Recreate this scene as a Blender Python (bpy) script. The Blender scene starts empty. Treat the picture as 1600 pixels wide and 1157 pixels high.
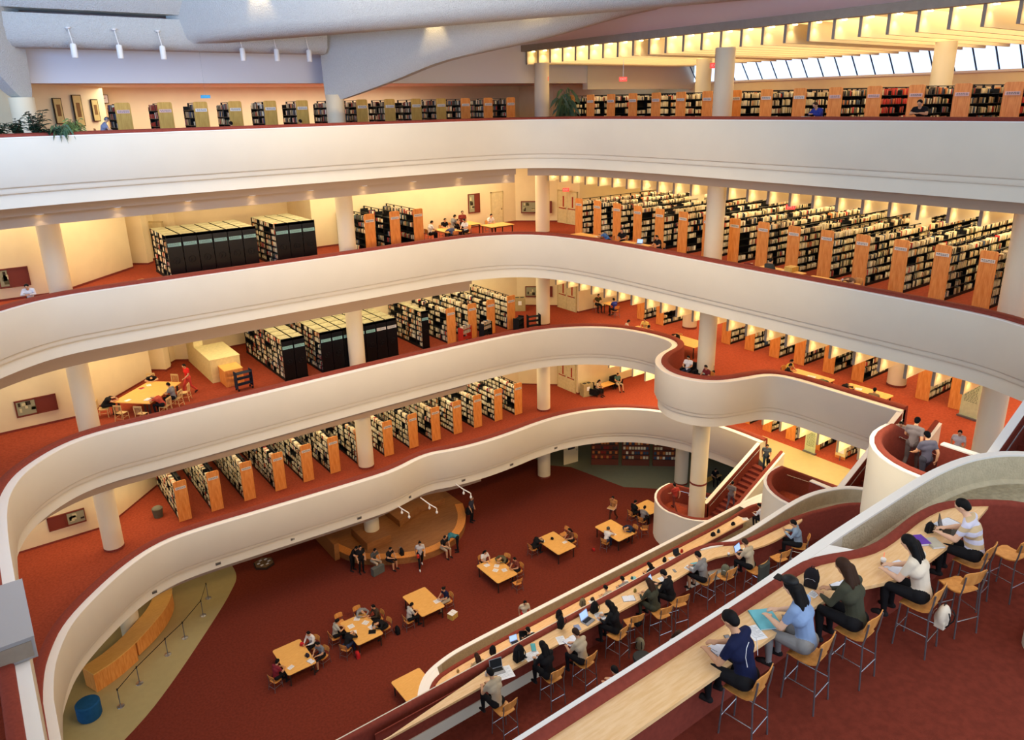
import bpy, math, random
from mathutils import Vector, Matrix
import numpy as np
R = random.Random(7)
PI = math.pi
SC = bpy.context.scene
COL = SC.collection

# ---------------------------------------------------------------- camera, sky, lights, exposure
CAMX, CAMY, CAMZ = -30.735, -37.665, 25.81
YAW, PITCH, ROLL, FPX = math.radians(53.305), math.radians(17.681), math.radians(-1.1016), 1165.44
cam = bpy.data.cameras.new('camera'); camo = bpy.data.objects.new('camera', cam); COL.objects.link(camo)
_F = Vector((math.cos(YAW)*math.cos(PITCH), math.sin(YAW)*math.cos(PITCH), -math.sin(PITCH)))
_R0 = Vector((math.sin(YAW), -math.cos(YAW), 0)); _U0 = _R0.cross(_F)
_Rt = math.cos(ROLL)*_R0 + math.sin(ROLL)*_U0; _Up = -math.sin(ROLL)*_R0 + math.cos(ROLL)*_U0
camo.matrix_world = Matrix(((_Rt.x, _Up.x, -_F.x, CAMX), (_Rt.y, _Up.y, -_F.y, CAMY), (_Rt.z, _Up.z, -_F.z, CAMZ), (0, 0, 0, 1)))
cam.sensor_width = 36.0; cam.lens = 36.0*FPX/1600; cam.shift_y = -(578.5-533)/1600; cam.clip_end = 400; cam.clip_start = .05
SC.camera = camo
SC.view_settings.view_transform = 'Standard'; SC.view_settings.look = 'None'
SC.view_settings.gamma = 1; SC.view_settings.use_curve_mapping = False
SC.view_settings.exposure = 0.33
SC.cycles.max_bounces = 7; SC.cycles.diffuse_bounces = 5; SC.cycles.glossy_bounces = 2; SC.cycles.transmission_bounces = 3
SC.cycles.sample_clamp_indirect = 4; SC.cycles.use_denoising = True
SC.cycles.caustics_reflective = False; SC.cycles.caustics_refractive = False

world = bpy.data.worlds.new('sky'); SC.world = world; world.use_nodes = True
wn = world.node_tree.nodes; wl = world.node_tree.links
wn['Background'].inputs[0].default_value = (.62, .78, 1.0, 1); wn['Background'].inputs[1].default_value = 1.5

def area(name, loc, sx, sy, power, color, rot=(0, 0, 0), spread=180):
    l = bpy.data.lights.new(name, 'AREA'); l.shape = 'RECTANGLE'; l.size = sx; l.size_y = sy; l.energy = power; l.color = color
    l.spread = math.radians(spread)
    o = bpy.data.objects.new(name, l); COL.objects.link(o); o.location = loc; o.rotation_euler = rot; return o
def spot(name, loc, power, color, rot=(0, 0, 0), size=80, blend=.6, rad=.05):
    l = bpy.data.lights.new(name, 'SPOT'); l.energy = power; l.color = color; l.spot_size = math.radians(size); l.spot_blend = blend
    l.shadow_soft_size = rad
    o = bpy.data.objects.new(name, l); COL.objects.link(o); o.location = loc; o.rotation_euler = rot; return o
WARM = (1.0, .84, .55); SKYC = (.80, .90, 1.0)
Z = {5: 23.9, 4: 17.7, 3: 11.47, 2: 5.23, 1: 0.0}
# daylight falling through the roof lights above the atrium
area('skylight_daylight', (-22, -15, 33.2), 16, 16, 1700, (.92, .95, 1.0))
area('roof_floodlights', (-12, -12, 31.2), 14, 10, 900, (1.0, .72, .40), spread=115)
def aimed(o, d): o.rotation_euler = Vector(d).to_track_quat('-Z', 'Y').to_euler(); return o
aimed(area('terrace_floodlights', (-15, -27, 22.4), 11, 2, 1050, (1.0, .66, .30), spread=110), (.05, 1, -.42))
aimed(area('skylight_west_daylight', (-34, -17, 28.2), 13, 3.5, 1700, (.22, .48, 1.0)), (.62, .78, -.02))
area('terrace_fill_light', (-21, -36, 23.3), 11, 4, 230, (1, .93, .84))  # added fill that lifts the nearest terrace; no ceiling lamp hangs here
area('terrace_fill_light', (-15, -29, 16.9), 11, 3, 160, WARM if False else (1, .84, .55))  # same added fill, warm, above the middle terrace
# warm ceiling lighting of the reading floors
for lv, k in ((5, .8), (4, .95), (3, .68), (2, .72)):
    zc = Z[lv]+5.0 if lv < 5 else 28.9
    if lv < 5:
        for cx in (-27.5, -16, -5):
            area('ceiling_lighting', (cx, 2.2, zc-.15), 10, 3.5, 500*k, WARM)
        for cy in (-5, -14, -23, -32):
            area('ceiling_lighting', (9, cy, zc-.1), 13, 8, 1500*k, WARM)
    else:
        for cx in (-18.5, -9):
            area('ceiling_lighting', (cx, 5.2, 26.9), 10, 3.5, 560*k, (1, .92, .74))
        for cy in (-4, -13, -22, -31):
            area('ceiling_lighting', (6.6, cy, 28.98), 13, 7, 800*k, WARM); area('ceiling_uplighting', (7.2, cy, 29.0), 12, 7, 200*k, WARM, (PI, 0, 0))
for cx in (-24, -10):
    area('ceiling_lighting', (cx, 1.5, 3.6), 8, 2.5, 25, WARM)
area('ceiling_lighting', (6, -4, 3.6), 4, 6, 25, WARM)

# ---------------------------------------------------------------- materials
MATS = {}
def srgb(c):
    c = [x/255 for x in c]
    return tuple((x/12.92 if x <= .04045 else ((x+.055)/1.055)**2.4) for x in c)+(1,)
def mat(name, rgb, rough=.6, noise=0, nscale=20, bump=0, bscale=60, metal=0, emit=0, spec=.4, alt=None, wood=False):
    if name in MATS: return MATS[name]
    m = bpy.data.materials.new(name); m.use_nodes = True; nt = m.node_tree; b = nt.nodes['Principled BSDF']
    col = srgb(rgb)
    b.inputs['Base Color'].default_value = col; b.inputs['Roughness'].default_value = rough; b.inputs['Metallic'].default_value = metal
    b.inputs['Specular IOR Level'].default_value = spec
    if emit:
        b.inputs['Emission Color'].default_value = col; b.inputs['Emission Strength'].default_value = emit
    if noise or bump or wood:
        tc = nt.nodes.new('ShaderNodeTexCoord')
    if noise or wood:
        n = nt.nodes.new('ShaderNodeTexNoise'); n.inputs['Scale'].default_value = nscale; n.inputs['Detail'].default_value = 4
        if wood:
            mp = nt.nodes.new('ShaderNodeMapping'); mp.inputs['Scale'].default_value = wood
            nt.links.new(tc.outputs['Object'], mp.inputs[0]); nt.links.new(mp.outputs[0], n.inputs['Vector'])
        else:
            nt.links.new(tc.outputs['Object'], n.inputs['Vector'])
        mx = nt.nodes.new('ShaderNodeMix'); mx.data_type = 'RGBA'
        c2 = srgb(alt) if alt else tuple(max(0, x*(1-noise)) for x in col[:3])+(1,)
        mx.inputs[6].default_value = c2; mx.inputs[7].default_value = col
        rp = nt.nodes.new('ShaderNodeMapRange'); rp.inputs[1].default_value = .35; rp.inputs[2].default_value = .65
        nt.links.new(n.outputs[0], rp.inputs[0]); nt.links.new(rp.outputs[0], mx.inputs[0])
        nt.links.new(mx.outputs[2], b.inputs['Base Color'])
    if bump:
        n2 = nt.nodes.new('ShaderNodeTexNoise'); n2.inputs['Scale'].default_value = bscale; n2.inputs['Detail'].default_value = 3
        nt.links.new(tc.outputs['Object'], n2.inputs['Vector'])
        bp = nt.nodes.new('ShaderNodeBump'); bp.inputs['Strength'].default_value = bump; bp.inputs['Distance'].default_value = .05
        nt.links.new(n2.outputs[0], bp.inputs['Height']); nt.links.new(bp.outputs[0], b.inputs['Normal'])
    MATS[name] = m; return m
def M(n): return MATS[n]
mat('column_paint', (230, 216, 182), .6)
mat('white_paint', (222, 213, 192), .55, noise=.03, nscale=.7)
mat('rim_white', (238, 234, 226), .5)
mat('cream_wall', (232, 214, 170), .7, noise=.04, nscale=1.5)
mat('cream_wall_top', (216, 214, 216), .7)
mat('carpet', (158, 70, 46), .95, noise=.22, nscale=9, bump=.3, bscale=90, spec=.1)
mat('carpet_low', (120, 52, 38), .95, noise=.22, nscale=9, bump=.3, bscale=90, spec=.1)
mat('carpet_parapet', (136, 60, 46), .85, noise=.15, nscale=12, bump=.15, bscale=120, spec=.2)
mat('plaster', (204, 204, 198), .9, noise=.10, nscale=24, bump=1.0, bscale=22, spec=.1)
mat('soffit', (176, 150, 124), .8)
mat('concrete_trim', (158, 146, 130), .8, noise=.08, nscale=4)
mat('baffle_cream', (240, 224, 186), .6)
mat('planter_beige', (206, 192, 160), .9, noise=.12, nscale=5, bump=.5, bscale=22)
mat('soil_grey', (182, 168, 136), .95, noise=.25, nscale=7, bump=.7, bscale=16)
mat('vinyl_floor', (176, 160, 110), .45, noise=.05, nscale=3)
mat('slate_floor', (110, 112, 92), .5, noise=.06, nscale=3)
mat('wood_end', (236, 162, 84), .45, noise=.2, nscale=3, wood=(6, 6, .7), alt=(218, 134, 58))
mat('wood_pale', (206, 168, 84), .5, noise=.15, nscale=3, wood=(6, 6, .7), alt=(190, 150, 68))
mat('wood_desk', (240, 200, 148), .3, noise=.2, nscale=3, wood=(1.2, 9, 4), alt=(230, 184, 126))
mat('wood_table', (240, 186, 104), .35, noise=.15, nscale=3, wood=(1.2, 9, 4), alt=(230, 172, 90))
mat('wood_chair', (226, 158, 84), .4, noise=.2, nscale=4, wood=(3, 3, 1), alt=(206, 136, 66))
mat('wood_stage', (160, 108, 62), .4, noise=.15, nscale=2, wood=(1, 7, 4), alt=(144, 92, 50))
mat('black_metal', (22, 22, 22), .5, spec=.25)
mat('black_gloss', (11, 11, 12), .35, spec=.25)
mat('chrome', (196, 196, 198), .25, metal=.9)
mat('paper', (236, 236, 236), .7)
mat('page', (224, 226, 232), .7)
mat('skin', (206, 152, 118), .6)
mat('black_hair', (12, 10, 10), .6, spec=.15)
mat('brown_hair', (52, 32, 20), .6, spec=.15)
mat('grey_box', (166, 166, 168), .5)
mat('screen_blue', (150, 180, 236), .3, emit=.9)
mat('lamp_glow', (255, 226, 160), .4, emit=9)
mat('exit_red', (226, 70, 60), .4, emit=.9)

# ---------------------------------------------------------------- mesh helpers
class MB:
    def __init__(s): s.v = []; s.f = []; s.m = []; s.k = 0
    def face(s, idx): s.f.append(tuple(idx)); s.m.append(s.k)
    def mi(s, k): s.k = k; return s
    def box(s, x0, x1, y0, y1, z0, z1, T=None):
        b = len(s.v)
        for z in (z0, z1):
            for x, y in ((x0, y0), (x1, y0), (x1, y1), (x0, y1)):
                p = Vector((x, y, z)); s.v.append(tuple(T @ p) if T else (x, y, z))
        for q in ((3, 2, 1, 0), (4, 5, 6, 7), (0, 1, 5, 4), (1, 2, 6, 5), (2, 3, 7, 6), (3, 0, 4, 7)): s.face(b+i for i in q)
        return s
    def cbox(s, cx, cy, cz, sx, sy, sz, T=None): return s.box(cx-sx/2, cx+sx/2, cy-sy/2, cy+sy/2, cz-sz/2, cz+sz/2, T)
    def rings(s, rings, closed=True, cap=True):
        b = len(s.v); n = len(rings[0])
        for r in rings: s.v.extend(tuple(p) for p in r)
        for i in range(len(rings)-1):
            for j in range(n if closed else n-1):
                a = b+i*n+j; c = b+i*n+(j+1) % n
                s.face((a, c, c+n, a+n))
        if cap and closed:
            s.face(b+j for j in reversed(range(n))); s.face(b+(len(rings)-1)*n+j for j in range(n))
        return s
    def lathe(s, prof, cx=0, cy=0, n=16, cap=True):
        return s.rings([[(cx+r*math.cos(2*PI*j/n), cy+r*math.sin(2*PI*j/n), z) for j in range(n)] for r, z in prof], True, cap)
    def tube(s, pts, r, n=6, cap=True):
        pts = [Vector(p) for p in pts]; rs = r if isinstance(r, (list, tuple)) else [r]*len(pts); out = []
        up = None
        for i, p in enumerate(pts):
            d = (pts[min(i+1, len(pts)-1)]-pts[max(i-1, 0)]).normalized()
            if up is None: up = Vector((0, 0, 1)) if abs(d.z) < .9 else Vector((1, 0, 0))
            a = d.cross(up).normalized(); u2 = a.cross(d).normalized(); up = u2
            out.append([p+rs[i]*(math.cos(2*PI*j/n)*a+math.sin(2*PI*j/n)*u2) for j in range(n)])
        return s.rings(out, True, cap)
    def sphere(s, c, r, n=10, m=7, T=None):
        sx, sy, sz = r if isinstance(r, (tuple, list)) else (r, r, r); rr = []
        for i in range(m+1):
            t = PI*i/m; q = max(math.sin(t), .02)
            ring = [Vector((c[0]+sx*q*math.cos(2*PI*j/n), c[1]+sy*q*math.sin(2*PI*j/n), c[2]-sz*math.cos(t))) for j in range(n)]
            rr.append([T @ p for p in ring] if T else ring)
        return s.rings(rr)
    def poly(s, pts, z0, z1):
        b = len(s.v); n = len(pts)
        for z in (z0, z1): s.v.extend((x, y, z) for x, y in pts)
        s.face(b+j for j in reversed(range(n))); s.face(b+n+j for j in range(n))
        for j in range(n): s.face((b+j, b+(j+1) % n, b+n+(j+1) % n, b+n+j))
        return s
    def mesh(s, name, mats, smooth=False):
        me = bpy.data.meshes.new(name); me.from_pydata([tuple(v) for v in s.v], [], s.f); me.update()
        for m in (mats if isinstance(mats, (list, tuple)) else [mats]): me.materials.append(m if not isinstance(m, str) else MATS[m])
        if len(me.materials) > 1: me.polygons.foreach_set('material_index', s.m)
        if smooth:
            me.polygons.foreach_set('use_smooth', [True]*len(me.polygons))
            if smooth != 'all': me.set_sharp_from_angle(angle=math.radians(40))
        return me
    def build(s, name, mats, parent=None, smooth=False, **kw):
        return link(name, s.mesh(name, mats, smooth), parent, **kw)
def link(name, me, parent=None, loc=None, rz=0, label=None, cat=None, group=None, kind=None):
    o = bpy.data.objects.new(name, me); COL.objects.link(o)
    if parent: o.parent = parent
    if loc: o.location = loc
    if rz: o.rotation_euler[2] = rz
    return tag(o, label, cat, group, kind)
def tag(o, label=None, cat=None, group=None, kind=None):
    if label: o['label'] = label
    if cat: o['category'] = cat
    if group: o['group'] = group
    if kind: o['kind'] = kind
    return o
def thing(name, label, cat, loc=(0, 0, 0), rz=0, group=None, kind=None):
    return link(name, None, None, loc, rz, label, cat, group, kind)
KIDS = {}
def dup(root, loc, rz=0, label=None, group=None, mats=None):
    r = root.copy(); COL.objects.link(r); r.location = loc; r.rotation_euler = (0, 0, rz)
    if label: r['label'] = label
    if group: r['group'] = group
    if root.name not in KIDS: KIDS[root.name] = [(c, list(c.children)) for c in root.children]
    for ch, gs in KIDS[root.name]:
        c = ch.copy(); COL.objects.link(c); c.parent = r
        for g in gs:
            d = g.copy(); COL.objects.link(d); d.parent = c
    return r
ORD = 'first second third fourth fifth sixth seventh eighth ninth tenth eleventh twelfth thirteenth fourteenth fifteenth sixteenth seventeenth eighteenth nineteenth twentieth'.split()

def smooth_path(pts, it=2):
    for _ in range(it):
        out = [pts[0]]
        for a, b in zip(pts[:-1], pts[1:]):
            if math.dist(a, b) > .35:
                out += [(a[0]*.75+b[0]*.25, a[1]*.75+b[1]*.25), (a[0]*.25+b[0]*.75, a[1]*.25+b[1]*.75)]
            else: out += [((a[0]+b[0])/2, (a[1]+b[1])/2)]
        out.append(pts[-1]); pts = out
    return pts
def offset(path, d, side=1):
    """shift a 2-D path sideways by d (positive = to the right of travel)"""
    out = []; n = len(path)
    for i, p in enumerate(path):
        a = Vector(path[max(i-1, 0)]); b = Vector(path[min(i+1, n-1)]); t = (b-a).normalized()
        out.append((p[0]+t.y*d*side, p[1]-t.x*d*side))
    return out
def sweep(mb, path, prof, z=0, zfun=None, closed=True):
    """profile points (d, h): d to the right of travel, h above z"""
    offs = {d: offset(path, d) for d, h in prof}
    rr = []
    for i in range(len(path)):
        zz = zfun(i) if zfun else z
        rr.append([(offs[d][i][0], offs[d][i][1], zz+h) for d, h in prof])
    return mb.rings(rr, closed, closed)
def fill(name, outline, z, m, down=False, **kw):
    """a flat region of floor or ceiling"""
    import bmesh
    bm = bmesh.new(); vs = [bm.verts.new((x, y, z)) for x, y in outline]; es = [bm.edges.new((vs[i], vs[(i+1) % len(vs)])) for i in range(len(vs))]
    bmesh.ops.triangle_fill(bm, use_beauty=True, use_dissolve=False, edges=es)
    bm.normal_update()
    for f in bm.faces:
        if (f.normal.z < 0) != down: f.normal_flip()
    me = bpy.data.meshes.new(name); bm.to_mesh(me); bm.free(); me.materials.append(MATS[m])
    return link(name, me, **kw)
# ---------------------------------------------------------------- floors, balconies, ceilings
WEST = {5: [(-35, -44), (-34.6, -12), (-33.6, -8), (-31.5, -5.9)], 4: [(-34, -44), (-33.6, -13), (-32.6, -8.2), (-30.8, -5.7)],
        3: [(-31.35, -44), (-31.35, -13), (-31.2, -8.2), (-30.75, -6.3)], 2: [(-31.2, -44), (-31.25, -12), (-31.0, -9.6), (-30.6, -8.2), (-30.05, -6.9)]}
EDGE = {5: WEST[5]+[(-29.2, -5.2), (-26, -4.9), (-20, -4.9), (-10, -4.9), (-6.8, -5.2), (-5.2, -6.3), (-4.3, -8), (-3.9, -10.5), (-3.75, -14), (-3.7, -20), (-3.7, -30), (-4.2, -36), (-6, -44)],
        4: WEST[4]+[(-29.4, -4.4), (-28.2, -3.7), (-26.5, -3.45), (-20, -3.45), (-12, -3.4), (-9.3, -3.35), (-7.4, -3.6), (-5.7, -4.3), (-4.6, -5.6), (-4.0, -7.8), (-3.78, -10), (-3.72, -13), (-3.72, -20), (-3.7, -26.5), (-3.85, -28.2), (-4.3, -29.3), (-4.9, -30.7)],
        3: WEST[3]+[(-30.1, -5.05), (-28.8, -3.75), (-27.4, -3.25), (-25, -3.3), (-20, -3.25), (-14, -3.2), (-8, -3.3), (-4.5, -3.55), (-2.4, -4.1), (-.6, -5.2), (.5, -6.5), (1.05, -8.2), (1.15, -10.2), (.4, -11.1), (-1.2, -11.4), (-2.5, -12.3), (-3.25, -13.8), (-3.0, -15.4), (-2.1, -16.4), (-.8, -16.85), (.6, -17.2), (1.0, -18.2), (1.0, -20.5), (1.0, -23.6)],
        2: WEST[2]+[(-29, -5.6), (-27.4, -4.05), (-25.9, -3.15), (-24.4, -2.95), (-21.3, -3.15), (-14.6, -3.6), (-13.2, -3.45), (-12, -3.1), (-10.9, -3.0), (-9.8, -3.4), (-8, -3.7), (-5.7, -3.75), (-2.9, -3.55), (-.6, -3.8), (1.5, -4.6), (3.2, -6), (4.3, -7.7), (4.95, -10), (5.15, -12.2), (5.1, -14.1)]}
WALLB = [(-27.3, 2.35), (-23.35, 6.3), (-23.35, 7.5), (-22.5, 6.75), (-22.15, 7.15), (-22.15, 7.8), (-21.6, 8.3), (-20.9, 7.8), (-20.5, 8.2), (-20.5, 8.8), (-13.6, 8.8), (-13.6, 5.0), (1.6, 5.0), (3.75, 2.95), (3.75, .6), (23, .6)]
EYLAST = {5: (-6, -44), 4: (-4.9, -30.7), 3: (1.0, -23.6), 2: (5.1, -14.1)}
SOUTH = {5: [(-6, -44), (24, -44)], 4: [(-4.9, -30.7), (-4.9, -32.5), (-6, -44), (24, -44)], 3: [(1.0, -23.6), (1.0, -25.4), (-2.4, -25.5), (-2.4, -44), (24, -44)], 2: [(5.1, -14.1), (5.1, -15.9), (3.6, -16), (3.6, -44), (24, -44)]}
NAMEL = {5: 'top floor', 4: 'second floor from the top', 3: 'middle floor', 2: 'second floor from the bottom'}
for lv in (5, 4, 3, 2):
    z = Z[lv]; path = smooth_path(EDGE[lv])
    fp = offset(path, -.3)
    out = fp+[(p[0], p[1]) for p in SOUTH[lv][1:]]+[(24, 12), (-40, 12), (-40, -44)]
    fill('floor', out, z, 'carpet', kind='structure')
    pc = offset(path, -1.3)
    outc = pc+[(p[0], p[1]) for p in SOUTH[lv][1:]]+[(24, 12), (-40, 12), (-40, -44)]
    fill('ceiling', outc, z-1.2, 'baffle_cream', down=True, kind='structure')
    bw = thing('balcony_wall', None, None, kind='structure')
    m = MB(); sweep(m, path, [(0, 1.06), (0, -.62), (-.03, -.66), (-.10, -.68), (-.10, -.84), (-.13, -.88), (-.22, -.90), (-.22, -1.40), (-.5, -1.42), (-.5, 1.06)], z)
    m.build('fascia', 'white_paint', bw, True)
    RW = .12 if lv > 3 else .32
    m = MB(); sweep(m, path, [(.012, 1.05), (.012, 1.085), (-RW, 1.085), (-RW, 1.05)], z); m.build('rim', 'rim_white', bw, True)
    m = MB(); sweep(m, path, [(-RW+.02, 1.05), (-RW, 1.16), (-RW-.05, 1.20), (-RW-.28, 1.21), (-RW-.34, 1.17), (-RW-.36, 1.05), (-RW-.4, .02), (-.3, .02)], z); m.build('carpet_facing', 'carpet_parapet', bw, True)
    pb = offset(path, -1.0)
    if lv == 5: pb1 = [p for p in pb if p[0] < -5.5 or p[1] > -5]; pb2 = [p for p in pb if not (p[0] < -5.5 or p[1] > -5)]
    else: pb1 = [p for p in pb if p[0] < -7 and p[1] > -30]; pb2 = []
    m = MB(); sweep(m, pb1, [(0, -1.35), (0, -1.78), (-.35, -1.8), (-.35, -2.25), (-.8, -2.25), (-.8, -1.35)], z); m.build('soffit_beam', 'soffit', bw, True)
    if pb2: m = MB(); sweep(m, pb2, [(0, -1.35), (0, -1.86), (-.8, -1.86), (-.8, -1.35)], z); m.build('soffit_beam', 'soffit', bw, True)
    m = MB(); sweep(m, offset(path, -.3), [(0, -1.38), (0, -1.42), (-1.2, -1.42), (-1.2, -1.38)], z); m.build('soffit', 'soffit', bw, True)
# downlights in the stepped soffit
for lv in (5,):
    path = offset(smooth_path(EDGE[lv]), -1.17)
    seg = 0; nxt = .5; k = 0
    for a, b in zip(path[:-1], path[1:]):
        L = math.dist(a, b)
        while nxt <= seg+L:
            t = (nxt-seg)/L; x, y = a[0]+(b[0]-a[0])*t, a[1]+(b[1]-a[1])*t
            if -30 < x and y > -8:
                dl = thing('downlight', None, 'light', (x, y, Z[lv]-1.77), group='recessed downlights under the %s balcony' % NAMEL[lv])
                dl['label'] = 'small round downlight set in the brown soffit below the %s balcony' % NAMEL[lv]
                MB().lathe([(.14, -.04), (.15, .0), (.15, .05)], n=12).build('ring', 'rim_white', dl)
                MB().lathe([(.08, -.045), (.10, -.035), (.10, -.03)], n=12).build('lens', 'lamp_glow', dl)
                spot('downlight_beam', (x, y, Z[lv]-1.95), 5, WARM, size=120)
            nxt += 2.743
        seg += L
# lobby floor
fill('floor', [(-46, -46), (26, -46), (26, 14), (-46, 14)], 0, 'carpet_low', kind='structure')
fill('floor', smooth_path([(-40, -10), (-31, -8.4), (-28.3, -6.5), (-26.6, -4.75), (-25, -2.9), (-23, -.5), (-22.2, .6), (-21.55, 1.6), (-21.4, 3), (-21.6, 5), (-24, 9), (-40, 9)]), .006, 'vinyl_floor', kind='structure')
fill('floor', [(1.2, 6), (1.2, 1.2), (2.4, -.2), (3.3, -4.8), (4.9, -6.4), (9, -11), (20, -11), (20, 6)], .006, 'slate_floor', kind='structure')
fill('floor', [(3.7, -16.2), (5.2, -14), (5.2, -11.9), (6.7, -11.9), (8.05, -12.3), (8.05, -30), (3.7, -30)], Z[2]+.006, 'vinyl_floor', kind='structure')
# walls behind the left wing, one shell per floor
def wallstrip(name, pts, z0, z1, m, t=.15, base=None, **kw):
    w = thing(name, None, None, kind='structure', **kw)
    mb = MB(); sweep(mb, pts, [(0, 0), (0, z1-z0), (-t, z1-z0), (-t, 0)], z0); mb.build('plaster', m, w)
    if base:
        mb = MB(); sweep(mb, pts, [(.02, 0), (.02, .1), (0, .1), (0, 0)], z0); mb.build('baseboard', base, w)
    return w
for lv in (2, 3, 4):
    top = Z[lv+1]-1.2; x1 = -31 if lv < 4 else -34.5
    wallstrip('wall_north', [(-40, 2.35)]+WALLB, Z[lv], top, 'cream_wall', base='carpet_parapet')
    wallstrip('wall_east', [(23, .6), (23, -44)], Z[lv], top, 'cream_wall')
wallstrip('wall_north', [(-40, 2.35), (-27.3, 2.35), (-23.35, 6.3), (-23.35, 8.8), (5, 8.8), (5, 4.9), (23, 4.9)], Z[5], 27.05, 'cream_wall')
wallstrip('wall_north', [(-40, 4), (-25, 4), (-16, 6), (1.5, 5), (4, 2.5), (9, 3.5), (20, 3.5), (20, -9)], 0, 4.1, 'cream_wall')
# bulkhead above the top floor's left wing
wallstrip('wall_bulkhead', [(-40, 1.6), (9, 1.6)], 27.0, 31.6, 'cream_wall_top', t=7.2)
wallstrip('wall_east', [(16, 9), (16, -44)], Z[5], 27.05, 'cream_wall')
wallstrip('wall_bulkhead', [(5.2, 1.5), (16, 1.5)], 26.6, 31.6, 'white_paint', t=.5)
# ceiling over the top floor's right wing and the roof over the wings
fill('ceiling', [(-.2, 1.5), (-.2, -44), (14.2, -44), (14.2, 1.5)], 29.6, 'baffle_cream', down=True, kind='structure')
fill('ceiling', [(-40, 9), (-40, -1.2), (-1.2, -1.2), (-1.2, -44), (20, -44), (20, 9)], 31.7, 'plaster', down=True, kind='structure')
fill('ceiling', [(-40, -27), (-1.2, -27), (-1.2, -46), (-40, -46)], 31.6, 'plaster', down=True, kind='structure')
fill('roof', [(-40, 10), (-40, -1.2), (-1.2, -1.2), (-1.2, -46), (20, -46), (20, 10)], 31.9, 'plaster', kind='structure')
fill('ceiling', [(-42, -28), (-42, 0), (0, 0), (0, -28)], 33.6, 'plaster', down=True, kind='structure')  # unseen solid cover, added to keep blue sky light out of the atrium
fill('roof', [(-42, -28), (-42, 0), (0, 0), (0, -28)], 33.8, 'plaster', kind='structure')  # outer face of the added sky-blocking cover
# sloped glazing beyond the shelves
win = thing('window_1', None, None, kind='structure')
gl = bpy.data.materials.new('glass'); gl.use_nodes = True; g = gl.node_tree.nodes['Principled BSDF']
g.inputs['Transmission Weight'].default_value = 1; g.inputs['Roughness'].default_value = 0; g.inputs['IOR'].default_value = 1.05; g.inputs['Base Color'].default_value = (.9, .95, 1, 1)
MATS['glass'] = gl
mat('mullion_blue', (30, 62, 110), .4)
yy = 1.2; pane_me = None
while yy > -42:
    MB().tube([(16.0, yy, 27.05), (14.2, yy, 29.3)], .05, 4).build('mullion', 'mullion_blue', win)
    if pane_me is None:
        mb = MB(); mb.rings([[(0, -.05, 0), (0, -1.09, 0), (.03, -1.09, 0), (.03, -.05, 0)], [(-1.8, -.05, 2.25), (-1.8, -1.09, 2.25), (-1.77, -1.09, 2.25), (-1.77, -.05, 2.25)]]); pane_me = mb.mesh('pane', 'glass')
    link('pane', pane_me, win, (16.0, yy, 27.05)); yy -= 1.1433
MB().box(15.85, 16.2, -42, 1.4, 26.95, 27.07).build('sill', 'rim_white', win)
MB().box(14.0, 14.4, -42, 1.4, 29.25, 29.5).build('head', 'concrete_trim', win)
# ceiling baffles with lamps
def baffles(lv, x0, x1, zb, h, ys, lamp=True, power=16):
    root = thing('ceiling', None, None, kind='structure')
    me = MB().box(0, x1-x0, -.05, .05, 0, h).mesh('baffle', 'baffle_cream'); cap = MB().box(-.03, 0, -.06, .06, 0, h).mesh('baffle_end', 'concrete_trim')
    dk = MB().box(.15, .8, -.5, -.12, h-.02, h).mesh('fixture', 'soffit'); lm = MB().lathe([(.10, 0), (.12, .05), (.04, .07)], n=10).mesh('lamp', 'lamp_glow')
    for i, y in enumerate(ys):
        link('baffle', me, root, (x0, y, zb)); link('baffle_end', cap, root, (x0, y, zb))
        if lamp:
            zl = zb+h-.1 if lv == 5 else zb+.62
            link('lamp', lm, root, (x0+.35, y-.22, zl))
            spot('baffle_lamp', (x0+.35, y-.24, zl-.04), power, (1, .72, .36), (math.radians(-12), math.radians(0), 0), 130, .8, .04)
G = 13.72/12
baffles(5, 0, 14.4, 28.1, .82, [2.6-i*G+.0 for i in range(1, 37)], True, 34)
baffles(4, -.1, 20, 21.1, .85, [.4-i*G for i in range(28)], True, 26)
baffles(3, .3, 20, 14.35, .9, [-1.0-i*G for i in range(24)], True, 20)
baffles(2, 4.2, 20, 7.95, .9, [-1.0-i*G for i in range(19)], True, 16)
# concrete edge beams
eb = thing('beam', None, None, kind='structure'); MB().box(-.35, .05, -44, 1.6, 28.85, 29.25).build('concrete', 'concrete_trim', eb)
m = MB(); sweep(m, [(1.6*0-.3, 2), (-.3, -44)], [(0, 29.2), (.5, 29.35), (1.6, 29.9), (3.0, 31.0), (3.4, 31.9), (0, 31.9)]); m.build('soffit', 'cream_wall_top', eb, True)
lb = thing('beam', None, None, kind='structure')
prof = [(0, 28.55), (.12, 28.36), (.35, 28.28), (.65, 28.34), (.9, 28.6), (1.0, 29.1), (1.0, 29.56), (-.2, 29.6), (-.2, 28.7)]
m = MB(); sweep(m, [(-40, .2), (-14.2, .2)], prof); m.build('lower_beam', 'plaster', lb, True)
m = MB(); sweep(m, [(-40, .2), (-19.1, .2), (-14, .2)], [(1.05, 29.74), (1.5, 30.4), (1.6, 31.9), (-.2, 31.9), (-.2, 29.74)]); m.build('upper_beam', 'plaster', lb, True)
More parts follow.
